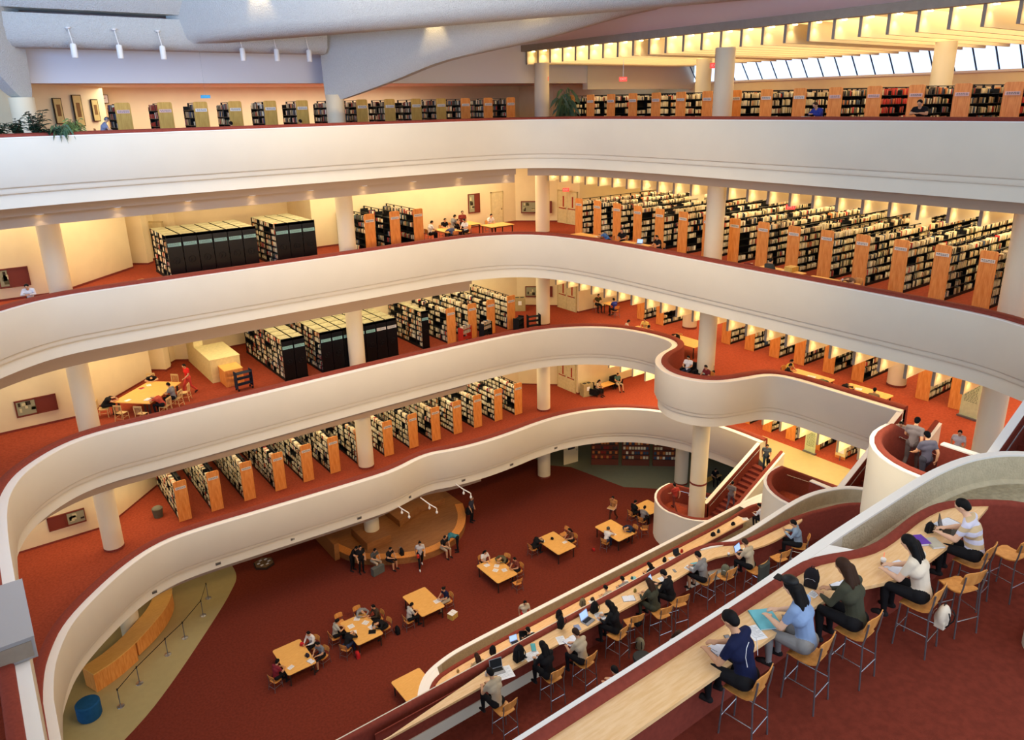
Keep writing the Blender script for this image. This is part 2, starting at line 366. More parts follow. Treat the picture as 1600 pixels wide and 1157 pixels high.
def beam(pts, name='beam'):
    """pts: (x, y, z of the underside, half width at the underside, height)"""
    m = MB(); rr = []
    d = Vector((1, -1, 0)).normalized(); s = Vector((d.y, -d.x, 0))
    for x, y, z, w, h in pts:
        sec = [(-w*1.7, h), (-w*1.35, h*.45), (-w*1.08, h*.15), (-w*.9, .06*h), (-w*.6, 0), (w*.6, 0), (w*.9, .06*h), (w*1.08, h*.15), (w*1.35, h*.45), (w*1.7, h)]
        rr.append([Vector((x, y, z))+s*a+Vector((0, 0, b)) for a, b in sec])
    m.rings(rr); t = thing(name, None, None, kind='structure'); m.build('plaster_shell', 'plaster', t, True); return t
def interp(pts, n=5):
    out = []
    for i in range(len(pts)-1):
        p0 = pts[max(i-1, 0)]; p1 = pts[i]; p2 = pts[i+1]; p3 = pts[min(i+2, len(pts)-1)]
        for k in range(n):
            t = k/n; out.append(tuple(.5*(2*b+(c-a)*t+(2*a-5*b+4*c-d)*t*t+(3*b-a-3*c+d)*t**3) for a, b, c, d in zip(p0, p1, p2, p3)))
    return out+[pts[-1]]
beam(interp([(-14.0, .3, 26.0, .30, 5.8), (-13.3, -.4, 26.2, .45, 5.6), (-11.4, -2.3, 27.0, .65, 4.6), (-9.4, -4.3, 27.9, .8, 3.9), (-6, -7.7, 28.8, .9, 3.2), (-2.9, -10.8, 29.8, .9, 3), (0, -13.7, 30.3, .9, 3)]))
beam(interp([(-20.9, .3, 28.5, .6, 3.6), (-20.0, -.6, 28.62, .8, 3.4), (-18.1, -2.5, 28.75, 1.0, 3.2), (-13.5, -7.1, 29.0, 1.1, 3), (-9.5, -11.1, 29.25, 1.1, 3), (-5.7, -14.9, 29.5, 1.1, 3), (0, -20.6, 29.9, 1.1, 3)]))
def beam_w(pts):
    m = MB(); rr = []; s = Vector((-1, 1, 0)).normalized()
    for x, y, z, w, h in pts:
        rr.append([Vector((x, y, z))+s*a+Vector((0, 0, q)) for a, q in [(-w*1.7, h), (-w*1.3, h*.4), (-w, h*.08), (-w*.6, 0), (w*.6, 0), (w, h*.08), (w*1.3, h*.4), (w*1.7, h)]])
    t = thing('beam', None, None, kind='structure'); m.rings(rr).build('plaster_shell', 'plaster', t, True)
beam_w(interp([(-27.2, .5, 26.2, .32, 5.8), (-27.7, 0, 26.5, .4, 5.4), (-28.6, -.9, 27.5, .6, 4.4), (-30.2, -2.5, 28.5, .8, 3.4), (-35, -7.3, 29.6, 1, 3)]))
# columns
for cx, cy in ((0, 0), (-13.72, 0), (-27.44, 0), (0, -13.72), (0, -27.44), (6.86, -6.86), (6.86, -20.58)):
    c = thing('column', None, None, (cx, cy, 0), kind='structure')
    topz = 26.4 if (cx < -1 and cy == 0) else 28.12
    z0 = 0
    MB().lathe([(.46, z0), (.46, topz)], n=32).build('shaft', 'column_paint', c, True)
    for lv in (2, 3, 4, 5, 1): MB().lathe([(.475, Z[lv]+.01), (.475, Z[lv]+.12)], n=32).build('base_ring', 'carpet_parapet', c, True)
c = thing('column', None, None, (-18.6, -35.1, 0), kind='structure'); MB().lathe([(.46, 10), (.46, 23)], n=32).build('shaft', 'white_paint', c, True)

# ---------------------------------------------------------------- terraces with reading desks
DX, DY = 7.0, 6.95
capA = [(-46, -32.14), (-24, -32.14), (-21.7, -32.09), (-20, -32.01), (-18, -31.99), (-16.9, -31.98), (-16.1, -32.01), (-15.25, -32.12), (-14.75, -32.28), (-14.3, -32.5), (-13.9, -32.85), (-13.3, -33.7), (-13, -35), (-13, -40)]
redA = [(-46, -32.25), (-24, -32.25), (-21.6, -32.24), (-20.95, -32.22), (-20.45, -32.38), (-20.0, -32.61), (-19.5, -32.7), (-18.9, -32.68), (-18.2, -32.64), (-17.65, -32.68), (-17.3, -32.77), (-17, -32.93), (-16.55, -33.3), (-16.25, -33.65), (-16.05, -34.4), (-16, -42)]
deskA = [(-46, -32.88), (-24, -32.88), (-22.4, -32.89), (-21.5, -32.89), (-21.0, -32.98), (-20.6, -33.15), (-20.2, -33.3), (-19.7, -33.38), (-18.6, -33.38), (-17.6, -33.34), (-16.75, -33.24)]
capB = [(-46, -24.8), (-16, -24.8), (-14.4, -24.8), (-13.85, -24.95), (-13.3, -25.2), (-12.4, -25.24), (-10.9, -25.16), (-9.3, -25.06), (-8.25, -25.14), (-7.45, -25.39), (-6.8, -25.75), (-6.3, -26.6), (-6.05, -28), (-6, -36)]
redB = [(-46, -24.93), (-16, -24.92), (-14.4, -24.89), (-13.75, -25.0), (-13.35, -25.25), (-12.9, -25.55), (-12.3, -25.64), (-11.6, -25.67), (-10.4, -25.75), (-9.5, -25.92), (-9.0, -26.08), (-8.2, -26.3), (-7.6, -26.75), (-7.3, -27.5), (-7.2, -40)]
deskB = [(-46, -25.42), (-21, -25.45), (-17, -25.56), (-15.5, -25.5), (-14.7, -25.47), (-14.1, -25.5), (-13.55, -25.75), (-12.75, -25.98), (-12.05, -26.12), (-11.2, -26.12), (-10.14, -25.95)]
capC = [(-21.5, -24), (-21.5, -20.3), (-21.2, -19.0), (-20.7, -18.35), (-20.2, -17.98), (-19.2, -17.72), (-18.3, -17.66), (-16, -17.66), (-4.5, -17.7), (-1.4, -17.66), (.3, -17.75), (1.0, -18.3), (1.2, -20)]
redC = [(-21.1, -24), (-21.1, -20.6), (-20.9, -19.4), (-20.4, -18.62), (-19.6, -18.34), (-16, -18.28), (-8, -18.28), (-3.4, -18.28), (-2.2, -18.16), (-1.3, -18.16), (-.6, -18.4), (-.3, -19.2), (-.2, -21)]
deskC = [(-20.9, -22), (-20.8, -20.4), (-20.3, -19.3), (-19.4, -18.88), (-16, -18.83), (-8, -18.83), (-2.5, -18.83)]
def terrace(z, cap, red, x0, ybk, hc, hr, xp0, xp1, xr=-99):
    """outer wall with rim, planter trough between xp0 and xp1, carpeted round-topped parapet"""
    cap = smooth_path(cap)[::-1]; red = smooth_path(red)[::-1]
    t = thing('terrace_wall', None, None, kind='structure')
    m = MB(); sweep(m, cap, [(0, hc), (0, -1.3), (-.4, -1.3), (-.4, hc-.7), (-.15, hc-.7), (-.15, hc)], z); m.build('fascia', 'white_paint', t, True)
    m = MB(); sweep(m, [p for p in cap if p[0] > xr], [(.012, hc-.03), (.012, hc+.01), (-.16, hc+.01), (-.16, hc-.03)], z); m.build('rim', 'rim_white', t, True)
    m = MB(); sweep(m, [p for p in cap if xp0 < p[0] < xp1+6], [(-.152, hc-.03), (-.155, hc-.55), (-.24, hc-.6), (-.26, hc-.7), (-.14, hc-.7), (-.14, hc-.03)], z); m.build('planter_lining', 'planter_beige', t, True)
    ci = offset(cap, -.15); ri = offset(red, .05)
    cm = [p for p in ci if xp0 < p[0] < xp1]; rm = [p for p in ri if xp0 < p[0] < xp1+ (3 if xp1 > -10 else 0)]
    fill('planter_bed', cm+rm[::-1], z+hc-.62, 'soil_grey', parent=t)
    cl = [p for p in ci if xr < p[0] < xp0+.1]; rl = [p for p in ri if xr < p[0] < xp0+.1]
    fill('ledge', cl+rl[::-1], z+hc, 'rim_white', parent=t)
    if xp1 < -1.5 and xp1 > -3:
        cr = [p for p in ci if p[0] > xp1]; rrr = [p for p in ri if p[0] > xp1]; fill('ledge', cr+rrr[::-1], z+hc, 'rim_white', parent=t)
    m = MB(); w = .085
    sweep(m, red, [(w, hc-.8), (w, hr-.07), (w*.85, hr-.03), (w*.5, hr-.008), (0, hr), (-w*.5, hr-.008), (-w*.85, hr-.03), (-w, hr-.07), (-w, 0), (.05, 0)], z); m.build('carpet_facing', 'carpet_parapet', t, True)
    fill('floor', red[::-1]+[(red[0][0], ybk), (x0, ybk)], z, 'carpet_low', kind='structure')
    return t
terrace(Z[4], capA, redA, -46, -44, 1.05, 1.08, -20.05, -13.2)
terrace(Z[3], capB, redB, -46, -40, 1.03, 1.08, -13.2, -6.4, -14.2)
terrace(Z[2], capC, redC, -20.8, -36, 1.05, 1.08, -19.65, -1.9)
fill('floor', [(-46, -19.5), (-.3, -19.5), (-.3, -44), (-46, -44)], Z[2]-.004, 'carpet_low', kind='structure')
def desk(red, inner, z, label, x_min):
    red = [p for p in smooth_path(red) if p[0] >= x_min]; inner = [p for p in smooth_path(inner) if p[0] >= x_min]
    ro = [p for p in offset(red, .07) if p[0] <= inner[-1][0]+.1]
    d = thing('reading_desk', label, 'desk')
    fill('top', ro+inner[::-1], z+1.0, 'wood_desk', parent=d)
    m = MB(); sweep(m, inner, [(0, .94), (0, 1.0), (-.03, 1.001), (-.03, .94)], z); m.build('edge', 'wood_desk', d)
    m = MB(); sweep(m, offset(inner, -.28), [(0, 0.0), (0, .98), (-.03, .98), (-.03, 0)], z); m.build('modesty_panel', 'carpet_parapet', d)
    return d
desk(redA, deskA, Z[4], 'long curved wooden reading desk on the nearest terrace', -32)
desk(redB, deskB, Z[3], 'long wooden reading desk on the terrace one level below the nearest', -26)
desk(redC, deskC, Z[2], 'narrow straight wooden reading desk on the lowest terrace', -21)

# ---------------------------------------------------------------- stairs
def stair(xe, yt, zl, zup, zdn, label, ylow=None, floorh=2.9):
    """half landing west of the floor edge xe; one flight up to zup at xe, one flight down to zdn"""
    t = thing('staircase', label, 'stairs')
    xw = xe-7.3; w = 1.75; ys = yt-4.6; xr = xe-4.7
    arc = []
    r = 2.2
    for k in range(9):
        a = PI/2+k*PI/2/8; arc.append((xw+r+r*math.cos(a), yt-r+r*math.sin(a)))
    arc += [(xw+.1, ys+r*.9)]
    for k in range(1, 8):
        a = PI+k*PI/2/8; arc.append((xw+.1+r+r*math.cos(a), ys+r*.9+r*.9*math.sin(a)))
    n1 = 1
    # parapet path: from the foot of the lower flight, round the landing, up the upper flight (outside wall)
    run1 = (zl-zdn)*1.85; x1 = xr+run1
    path = [(x1, yt), (xr, yt)]+arc+[(xr, ys), (xe-.2, ys)]
    zs = [zdn, zl]+[zl]*len(arc)+[zl, zup]
    P = []; ZZ = []
    for i in range(len(path)-1):
        L = math.dist(path[i], path[i+1]); n = max(1, int(L/.4))
        for k in range(n):
            f = k/n; P.append((path[i][0]*(1-f)+path[i+1][0]*f, path[i][1]*(1-f)+path[i+1][1]*f)); ZZ.append(zs[i]*(1-f)+zs[i+1]*f)
    P.append(path[-1]); ZZ.append(zs[-1])
    # travelling west then round to the south: the outside is on the right
    zf = lambda i: ZZ[i]
    m = MB(); sweep(m, P, [(0, 1.06), (0, -1.25), (-.25, -1.3), (-.25, 1.06)], zfun=zf); m.build('outer_wall', 'white_paint', t, True)
    m = MB(); sweep(m, P, [(.012, 1.05), (.012, 1.085), (-.12, 1.085), (-.12, 1.05)], zfun=zf); m.build('rim', 'rim_white', t, True)
    m = MB(); sweep(m, P, [(-.11, 1.05), (-.12, 1.12), (-.17, 1.15), (-.26, 1.15), (-.31, 1.11), (-.33, 1.03), (-.33, -.4), (-.2, -.4)], zfun=zf); m.build('carpet_facing', 'carpet_parapet', t, True)
    # landing slab
    lp = offset([path[1]]+arc+[(xr, ys)], -.1)
    m = MB(); m.poly(lp[::-1], zl-.35, zl); m.build('landing', 'carpet', t)
    # steps
    def flight(x0, z0, x1, z1, ya, yb, nm):
        n = round(abs(z1-z0)/.165); dx = (x1-x0)/n; dz = (z1-z0)/n
        me = MB().box(0, abs(dx)+.03, ya+.1, yb-.1, -.22, 0).mesh('step', 'carpet_parapet')
        for k in range(n-1):
            xa = x0+dx*k; link('step', me, t, (min(xa, xa+dx), 0, z0+dz*(k+1)))
    flight(xr, zl, x1, zdn, yt-w, yt, 'lower'); flight(xr, zl, xe-.2, zup, ys, ys+w, 'upper')
    # inner walls of the two flights
    for (xa, za, xb, zb, yy, side) in ((xr-.1, zl, x1, zdn, yt-w, 1), (xr-.1, zl, xe-.2, zup, ys+w, -1)):
        n = 8; rr = []; r2 = []
        for k in range(n+1):
            f = k/n; x = xa+(xb-xa)*f; z = za+(zb-za)*f
            rr.append([(x, yy-.1, z+1.05), (x, yy+.1, z+1.05), (x, yy+.1, z-.5), (x, yy-.1, z-.5)])
            r2.append([(x, yy-.11, z+1.05), (x, yy+.11, z+1.05), (x, yy+.11, z+1.09), (x, yy-.11, z+1.09)])
        MB().rings(rr).build('inner_wall', 'carpet_parapet', t); MB().rings(r2).build('inner_rim', 'rim_white', t)
        o = .14 if side > 0 else -.14
        hy = (yt-.42) if side > 0 else (ys+w-.2)
        pr = [(xa+(xb-xa)*f, hy, za+(zb-za)*f+.86) for f in (.02, .97)]
        h = MB(); h.tube(pr, .022, 6)
        for f in (.1, .35, .6, .9):
            x = xa+(xb-xa)*f; z = za+(zb-za)*f+.86; h.tube([(x, hy, z), (x, hy-.02, z-.06), (x, hy+(.1 if side > 0 else .1), z-.07)], .012, 5)
        h.build('handrail', 'chrome', t)
    m = MB(); m.box(xr-.12, xr+.12, yt-2*w+.65, yt-w, zl, zl+1.1) if False else None
    MB().box(xr-.2, xr, ys+w-.1, yt-w+.1, zl-.3, zl+1.05).build('well_wall', 'carpet_parapet', t)
    MB().box(xr-.21, xr+.01, ys+w-.1, yt-w+.1, zl+1.05, zl+1.09).build('well_rim', 'rim_white', t)
    return t
stair(-4.8, -27.9, 15.35, Z[4], Z[3], 'carpeted staircase with rounded white landing rising behind the nearest terrace')
stair(1.3, -20.7, 9.1, Z[3], Z[2], 'carpeted staircase with rounded white landing between the middle and lowest terraces')
stair(5.2, -11.2, 2.9, Z[2], 0, 'carpeted staircase whose rounded landing wraps the tall round column above the lobby')
# ---------------------------------------------------------------- people
def capsule(mb, a, b, ra, rb, n=12):
    a, b = Vector(a), Vector(b); d = (b-a); L = d.length
    d = d.normalized() if L > 1e-6 else Vector((0, 0, 1))
    u = d.orthogonal().normalized(); v = d.cross(u); rr = []
    for k in range(5):
        t = PI/2*(1-k/4); rr.append((a-d*ra*math.sin(t), max(ra*math.cos(t), ra*.08)))
    for k in range(5):
        t = PI/2*k/4; rr.append((b+d*rb*math.sin(t), max(rb*math.cos(t), rb*.08)))
    mb.rings([[c+(math.cos(2*PI*j/n)*u+math.sin(2*PI*j/n)*v)*r for j in range(n)] for c, r in rr])
def lerp(a, b, t): return tuple(x+(y-x)*t for x, y in zip(a, b))
def remesh(mb, vox, nm, sm=2):
    me = mb.mesh('tmp', 'skin'); o = bpy.data.objects.new('tmp', me); COL.objects.link(o)
    m = o.modifiers.new('r', 'REMESH'); m.mode = 'VOXEL'; m.voxel_size = vox
    s = o.modifiers.new('s', 'SMOOTH'); s.factor = .5; s.iterations = sm
    bpy.context.view_layer.update()
    out = bpy.data.meshes.new_from_object(o.evaluated_get(bpy.context.evaluated_depsgraph_get())); out.name = nm
    bpy.data.objects.remove(o); bpy.data.meshes.remove(me)
    out.polygons.foreach_set('use_smooth', [True]*len(out.polygons)); return out
# joints: pelvis, chest, neck, head, (shoulder, elbow, wrist, hand tip)xLR, (hip, knee, ankle, toe)xLR
def J(p, c, n, h, arms, legs): return dict(p=p, c=c, n=n, h=h, arms=arms, legs=legs)
def sym(sh, el, wr, ha): return [[(s*q[0], q[1], q[2]) for q in (sh, el, wr, ha)] for s in (1, -1)]
POSES = {
 'desk': J((0, -.02, .86), (0, .08, 1.22), (0, .16, 1.40), (0, .25, 1.53), sym((.18, .12, 1.33), (.25, .22, 1.09), (.12, .42, 1.045), (.07, .50, 1.04)), sym((.09, 0, .84), (.12, .42, .84), (.13, .38, .42), (.13, .52, .36))),
 'phone': J((0, -.02, .86), (0, .06, 1.22), (0, .13, 1.40), (0, .21, 1.53), sym((.18, .09, 1.33), (.22, .22, 1.12), (.06, .42, 1.20), (.04, .46, 1.27)), sym((.09, 0, .84), (.12, .42, .84), (.13, .38, .42), (.13, .52, .36))),
 'seat': J((0, 0, .56), (0, .07, .91), (0, .14, 1.09), (0, .21, 1.22), sym((.18, .10, 1.02), (.25, .20, .80), (.12, .40, .775), (.07, .48, .77)), sym((.09, .02, .54), (.13, .44, .55), (.13, .44, .10), (.13, .60, .05))),
 'slump': J((0, 0, .56), (0, .22, .82), (0, .38, .90), (0, .50, .89), sym((.18, .30, .88), (.30, .46, .79), (.12, .62, .775), (.03, .66, .78)), sym((.09, .02, .54), (.13, .44, .55), (.13, .40, .10), (.13, .56, .05))),
 'lounge': J((0, -.05, .52), (0, -.16, .86), (0, -.16, 1.05), (0, -.10, 1.18), sym((.18, -.16, .98), (.24, -.02, .76), (.12, .22, .74), (.07, .30, .76)), sym((.09, .0, .50), (.15, .45, .54), (.14, .62, .12), (.14, .78, .08))),
 'stand': J((0, 0, .94), (0, .01, 1.28), (0, .02, 1.47), (0, .06, 1.61), sym((.19, 0, 1.40), (.24, -.01, 1.12), (.22, .10, .88), (.21, .14, .78)), sym((.09, 0, .90), (.10, .02, .49), (.11, -.03, .08), (.12, .14, .04))),
 'walk': J((0, 0, .93), (0, .03, 1.27), (0, .06, 1.46), (0, .12, 1.59), [[(.19, .02, 1.39), (.24, -.12, 1.14), (.22, -.12, .90), (.21, -.08, .81)], [(-.19, .02, 1.39), (-.24, .10, 1.13), (-.2, .30, 1.0), (-.18, .38, .98)]], [[(.09, 0, .90), (.10, .22, .51), (.11, .26, .09), (.12, .42, .06)], [(-.09, 0, .90), (-.10, -.05, .49), (-.11, -.34, .14), (-.12, -.22, .04)]]),
 'lean': J((0, -.10, .93), (0, .06, 1.24), (0, .16, 1.40), (0, .24, 1.50), sym((.18, .09, 1.33), (.24, .24, 1.17), (.08, .40, 1.20), (.0, .45, 1.20)), sym((.09, -.1, .90), (.10, -.10, .49), (.11, -.17, .08), (.12, 0, .04))),
 'bend': J((0, -.1, .95), (0, .24, 1.1), (0, .42, 1.08), (0, .54, 1.0), sym((.18, .34, 1.06), (.22, .40, .80), (.14, .5, .58), (.12, .54, .50)), sym((.09, -.1, .90), (.10, -.08, .49), (.11, -.12, .08), (.12, .05, .04))),
}
BODY = {}
def body_mesh(pose, vox, sex):
    key = (pose, vox, sex)
    if key in BODY: return BODY[key]
    j = POSES[pose]; f = sex == 'f'; segs = []
    def seg(a, b, ra, rb, k): segs.append((a, b, ra, rb, k))
    p, c, n, h = j['p'], j['c'], j['n'], j['h']
    P = Vector(p); C = Vector(c); N = Vector(n); Hd = Vector(h)
    seg((p[0]-.075, p[1], p[2]), (p[0]+.075, p[1], p[2]), .118, .118, 2)
    seg(tuple(P), tuple(P.lerp(C, .55)), .125, .118 if f else .13, 1)
    seg(tuple(P.lerp(C, .5)), tuple(C), .12, .13 if f else .14, 1)
    for s in (1, -1): seg((c[0]+s*.03, c[1], c[2]), (c[0]+s*.09, c[1], c[2]-.01), .125, .115, 1)
    sh = [Vector(a[0]) for a in j['arms']]; mid = (sh[0]+sh[1])/2
    w = .92 if f else 1.0
    seg(tuple(mid.lerp(sh[0], .2)), tuple(mid.lerp(sh[0], .82*w)), .088, .072, 1); seg(tuple(mid.lerp(sh[1], .2)), tuple(mid.lerp(sh[1], .82*w)), .088, .072, 1)
    seg(tuple(C), tuple(mid), .115, .09, 1)
    seg(tuple(N-Vector((0, .01, .03))), tuple(N.lerp(Hd, .5)), .054, .05, 0)
    up = (Hd-N).normalized()
    for a in j['arms']:
        s = Vector(a[0])*1.0; s.x *= w
        seg(tuple(s), tuple(lerp(s, a[1], .55)), .066, .056, 1); seg(tuple(lerp(s, a[1], .55)), a[1], .05, .044, 4)
        seg(a[1], lerp(a[1], a[2], .5), .043, .042, 4); seg(lerp(a[1], a[2], .5), a[2], .040, .028, 4)
        wv = Vector(a[2]); hv = Vector(a[3]); d = (hv-wv).normalized(); side = d.cross(Vector((0, 0, 1))).normalized() if abs(d.z) < .95 else Vector((1, 0, 0))
        pl = wv+d*.085
        for o in (-.026, -.009, .009, .026): seg(tuple(wv+side*o*.6+d*.01), tuple(pl+side*o), .017, .014, 0)
        nrm = side.cross(d); dn = -1 if nrm.z > 0 else 1
        for q, o in enumerate((-.030, -.010, .010, .029)):
            L = (.062, .074, .068, .052)[q]; m1 = pl+side*o*1.15+d*L*.5+nrm*dn*.006; m2 = m1+d*L*.42+nrm*dn*.022
            seg(tuple(pl+side*o), tuple(m1), .011, .010, 0); seg(tuple(m1), tuple(m2), .010, .0085, 0)
        ts = -1 if a[0][0] > 0 else 1
        t0 = wv+d*.03+side*ts*.025; t1 = t0+(d*.6+side*ts*.8).normalized()*.035; t2 = t1+(d*.95+side*ts*.2).normalized()*.03
        seg(tuple(t0), tuple(t1), .015, .012, 0); seg(tuple(t1), tuple(t2), .012, .010, 0)
    for l in j['legs']:
        seg(l[0], lerp(l[0], l[1], .5), .096, .080, 2); seg(lerp(l[0], l[1], .5), l[1], .08, .060, 2)
        seg(l[1], lerp(l[1], l[2], .4), .058, .060, 5); seg(lerp(l[1], l[2], .4), l[2], .058, .036, 5)
        a, t = Vector(l[2]), Vector(l[3]); seg(tuple(a+Vector((0, -.03, -.03))), tuple(a.lerp(t, .5)+Vector((0, 0, -.01))), .040, .042, 3); seg(tuple(a.lerp(t, .5)), tuple(t), .042, .034, 3)
    mb = MB()
    for a, b, ra, rb, k in segs: capsule(mb, a, b, ra, rb)
    # head: skull, jaw, nose, ears, brow
    fw = Vector((0, 1, 0)); fw = (fw-up*fw.dot(up)*.8).normalized(); rt = fw.cross(up).normalized()
    Tm = Matrix((rt, fw, up)).transposed().to_4x4(); Tm.translation = Hd
    mb.sphere((0, -.008, .012), (.076, .094, .100), 20, 14, Tm); mb.sphere((0, .028, -.055), (.052, .055, .055), 14, 10, Tm)
    mb.sphere((0, .09, -.015), (.013, .020, .026), 8, 6, Tm); mb.sphere((0, .078, .022), (.05, .014, .012), 10, 6, Tm); mb.sphere((0, .078, -.052), (.024, .012, .010), 8, 6, Tm)
    for s in (1, -1): mb.sphere((s*.078, -.005, -.008), (.010, .02, .03), 8, 6, Tm)
    me = remesh(mb, vox, 'body', 3 if vox < .015 else 1)
    segs.append((tuple(Hd-up*.03), tuple(Hd+up*.03), .088, .088, 0))
    nv = len(me.polygons); cen = np.zeros(nv*3, dtype=np.float32); me.polygons.foreach_get('center', cen); cen = cen.reshape(-1, 3)
    best = np.full(nv, 9.0); mi = np.zeros(nv, dtype=np.int32)
    for a, b, ra, rb, k in segs:
        a = np.array(a); b = np.array(b); d = b-a; L2 = max((d**2).sum(), 1e-9)
        t = np.clip(((cen-a)@d)/L2, 0, 1); dist = np.linalg.norm(cen-(a+t[:, None]*d), axis=1)-(ra+(rb-ra)*t)
        m = dist < best; best[m] = dist[m]; mi[m] = k
    for k in range(6): me.materials.append(M('skin')) if len(me.materials) <= k else None
    me.polygons.foreach_set('material_index', mi)
    # hair and face details
    hair = {}
    for style in ('short', 'long', 'bun'):
        hb = MB(); hb.sphere((0, -.022, .030), (.086, .096, .094), 18, 12, Tm); hb.sphere((0, -.055, -.01), (.076, .062, .075), 14, 10, Tm)
        if style != 'short':
            back = Hd-fw*.075-up*.03
            if style == 'long':
                e = back+Vector((0, -.10, -.40)); e2 = back+Vector((0, -.08, -.18))
                for s in (-.045, 0, .045):
                    capsule(hb, back+rt*s, e2+rt*s*1.5, .055, .055); capsule(hb, e2+rt*s*1.5, e+rt*s*.9, .055, .028)
                for s in (-.07, .07): capsule(hb, Hd+rt*s+up*.02-fw*.02, Hd+rt*s-up*.14-fw*.02, .026, .018)
            else: hb.sphere((0, -.13, .02), .045, 12, 8, Tm)
        hair[style] = remesh(hb, max(vox, .010), 'hair', 2)
    fb = MB()
    for s in (1, -1): fb.sphere((s*.030, .078, .004), (.011, .008, .006), 8, 5, Tm)
    face = fb.mesh('eyes', 'black_gloss')
    BODY[key] = (me, hair, face); return BODY[key]
CLOTH = {}
def cloth(rgb):
    nm = 'cloth_%d_%d_%d' % tuple(rgb)
    if nm not in MATS: mat(nm, rgb, .85, noise=.12, nscale=6, spec=.15)
    return MATS[nm]
SK = [mat('skin_light', (226, 182, 150), .55), mat('skin_mid', (196, 146, 110), .55), M('skin')]
NAVY, BLACK, WHITE, GREY, JEAN, OLIVE, BEIGE, CREAM, RED, BLUE, KHAKI, LBLUE, MAROON, TEAL = (24, 30, 62), (26, 25, 27), (226, 224, 222), (136, 134, 132), (42, 52, 78), (66, 66, 52), (188, 172, 146), (222, 208, 186), (206, 40, 42), (60, 90, 160), (166, 144, 104), (132, 156, 192), (116, 38, 42), (60, 120, 130)
def person(pose, x, y, z, heading, top, legs, label, hair='short', sex='m', sleeve=False, bare=False, shoe=(40, 36, 36), hc='black_hair', sk=1, vox=.02, scale=1.0, group=None):
    me, hs, face = body_mesh(pose, vox, sex)
    if abs(z) < .01 and scale == 1.0: scale = 1.08
    r = thing('person', label, 'person', (x, y, z), math.radians(heading-90), group)
    r.scale = (scale,)*3
    b = link('body', me, r)
    ms = [SK[sk], cloth(top), cloth(legs), cloth(shoe), cloth(top) if sleeve else SK[sk], SK[sk] if bare else cloth(legs)]
    for i, m in enumerate(ms): b.material_slots[i].link = 'OBJECT'; b.material_slots[i].material = m
    hh = link('hair', hs[hair], r); hh.material_slots[0].link = 'OBJECT'; hh.material_slots[0].material = M(hc)
    link('eyes', face, r)
    return r
# ---------------------------------------------------------------- shelving and books
mat('label_white', (226, 222, 214), .5); mat('label_teal', (150, 206, 196), .5); mat('label_pink', (226, 190, 182), .5)
mat('label_ink', (90, 96, 96), .6); mat('dust_cover', (168, 160, 122), .7, noise=.3, nscale=6)
BK = [(214, 196, 158), (226, 212, 180), (196, 176, 138), (236, 226, 200), (150, 122, 90), (60, 52, 48), (150, 44, 34), (52, 76, 104), (206, 190, 150), (88, 96, 66), (200, 120, 60), (34, 32, 34), (190, 38, 32)]
BKM = [mat('book_%d_%d_%d' % c, c, .65) for c in BK]
WTS = [14, 14, 10, 12, 6, 4, 3, 3, 10, 2, 2, 3, 1]
BV = []; BF = []  # all loose books: verts, material
RB = random.Random(11)
SINGLE = []      # the books nearest the camera, one object each
def add_book(T, x0, x1, y0, y1, z0, z1, c):
    BV.append([T(x0, y0, z0), T(x1, y0, z0), T(x1, y1, z0), T(x0, y1, z0), T(x0, y0, z1), T(x1, y0, z1), T(x1, y1, z1), T(x0, y1, z1)]); BF.append(c)
def shelf_books(T, x0, x1, side, z, h, wmin, wmax, fillp, pal, single=None):
    """one shelf face; side = -1: books face local -y"""
    x = x0+.02
    if fillp < RB.random(): return
    end = x1-.03 if RB.random() < .6 else x0+(x1-x0)*RB.uniform(.5, .95)
    base = RB.uniform(.6, .92)
    while x < end-wmin:
        w = RB.uniform(wmin, wmax); hh = h*min(1, base+RB.uniform(-.10, .08)); d = RB.uniform(.15, .2)
        if x+w > end: break
        c = RB.choices(range(len(BK)), pal)[0]
        ya, yb = (-.225+.225-d-.02-.0, -.02) if side < 0 else (.02, .02+d)
        if single is not None and len(SINGLE) < 300: SINGLE.append((T, x, w, ya, yb, z, hh, c, single))
        else: add_book(T, x, x+w*.94, ya, yb, z, z+hh, c)
        x += w+(RB.uniform(.02, .12) if RB.random() < .03 else 0)
CASE = {}
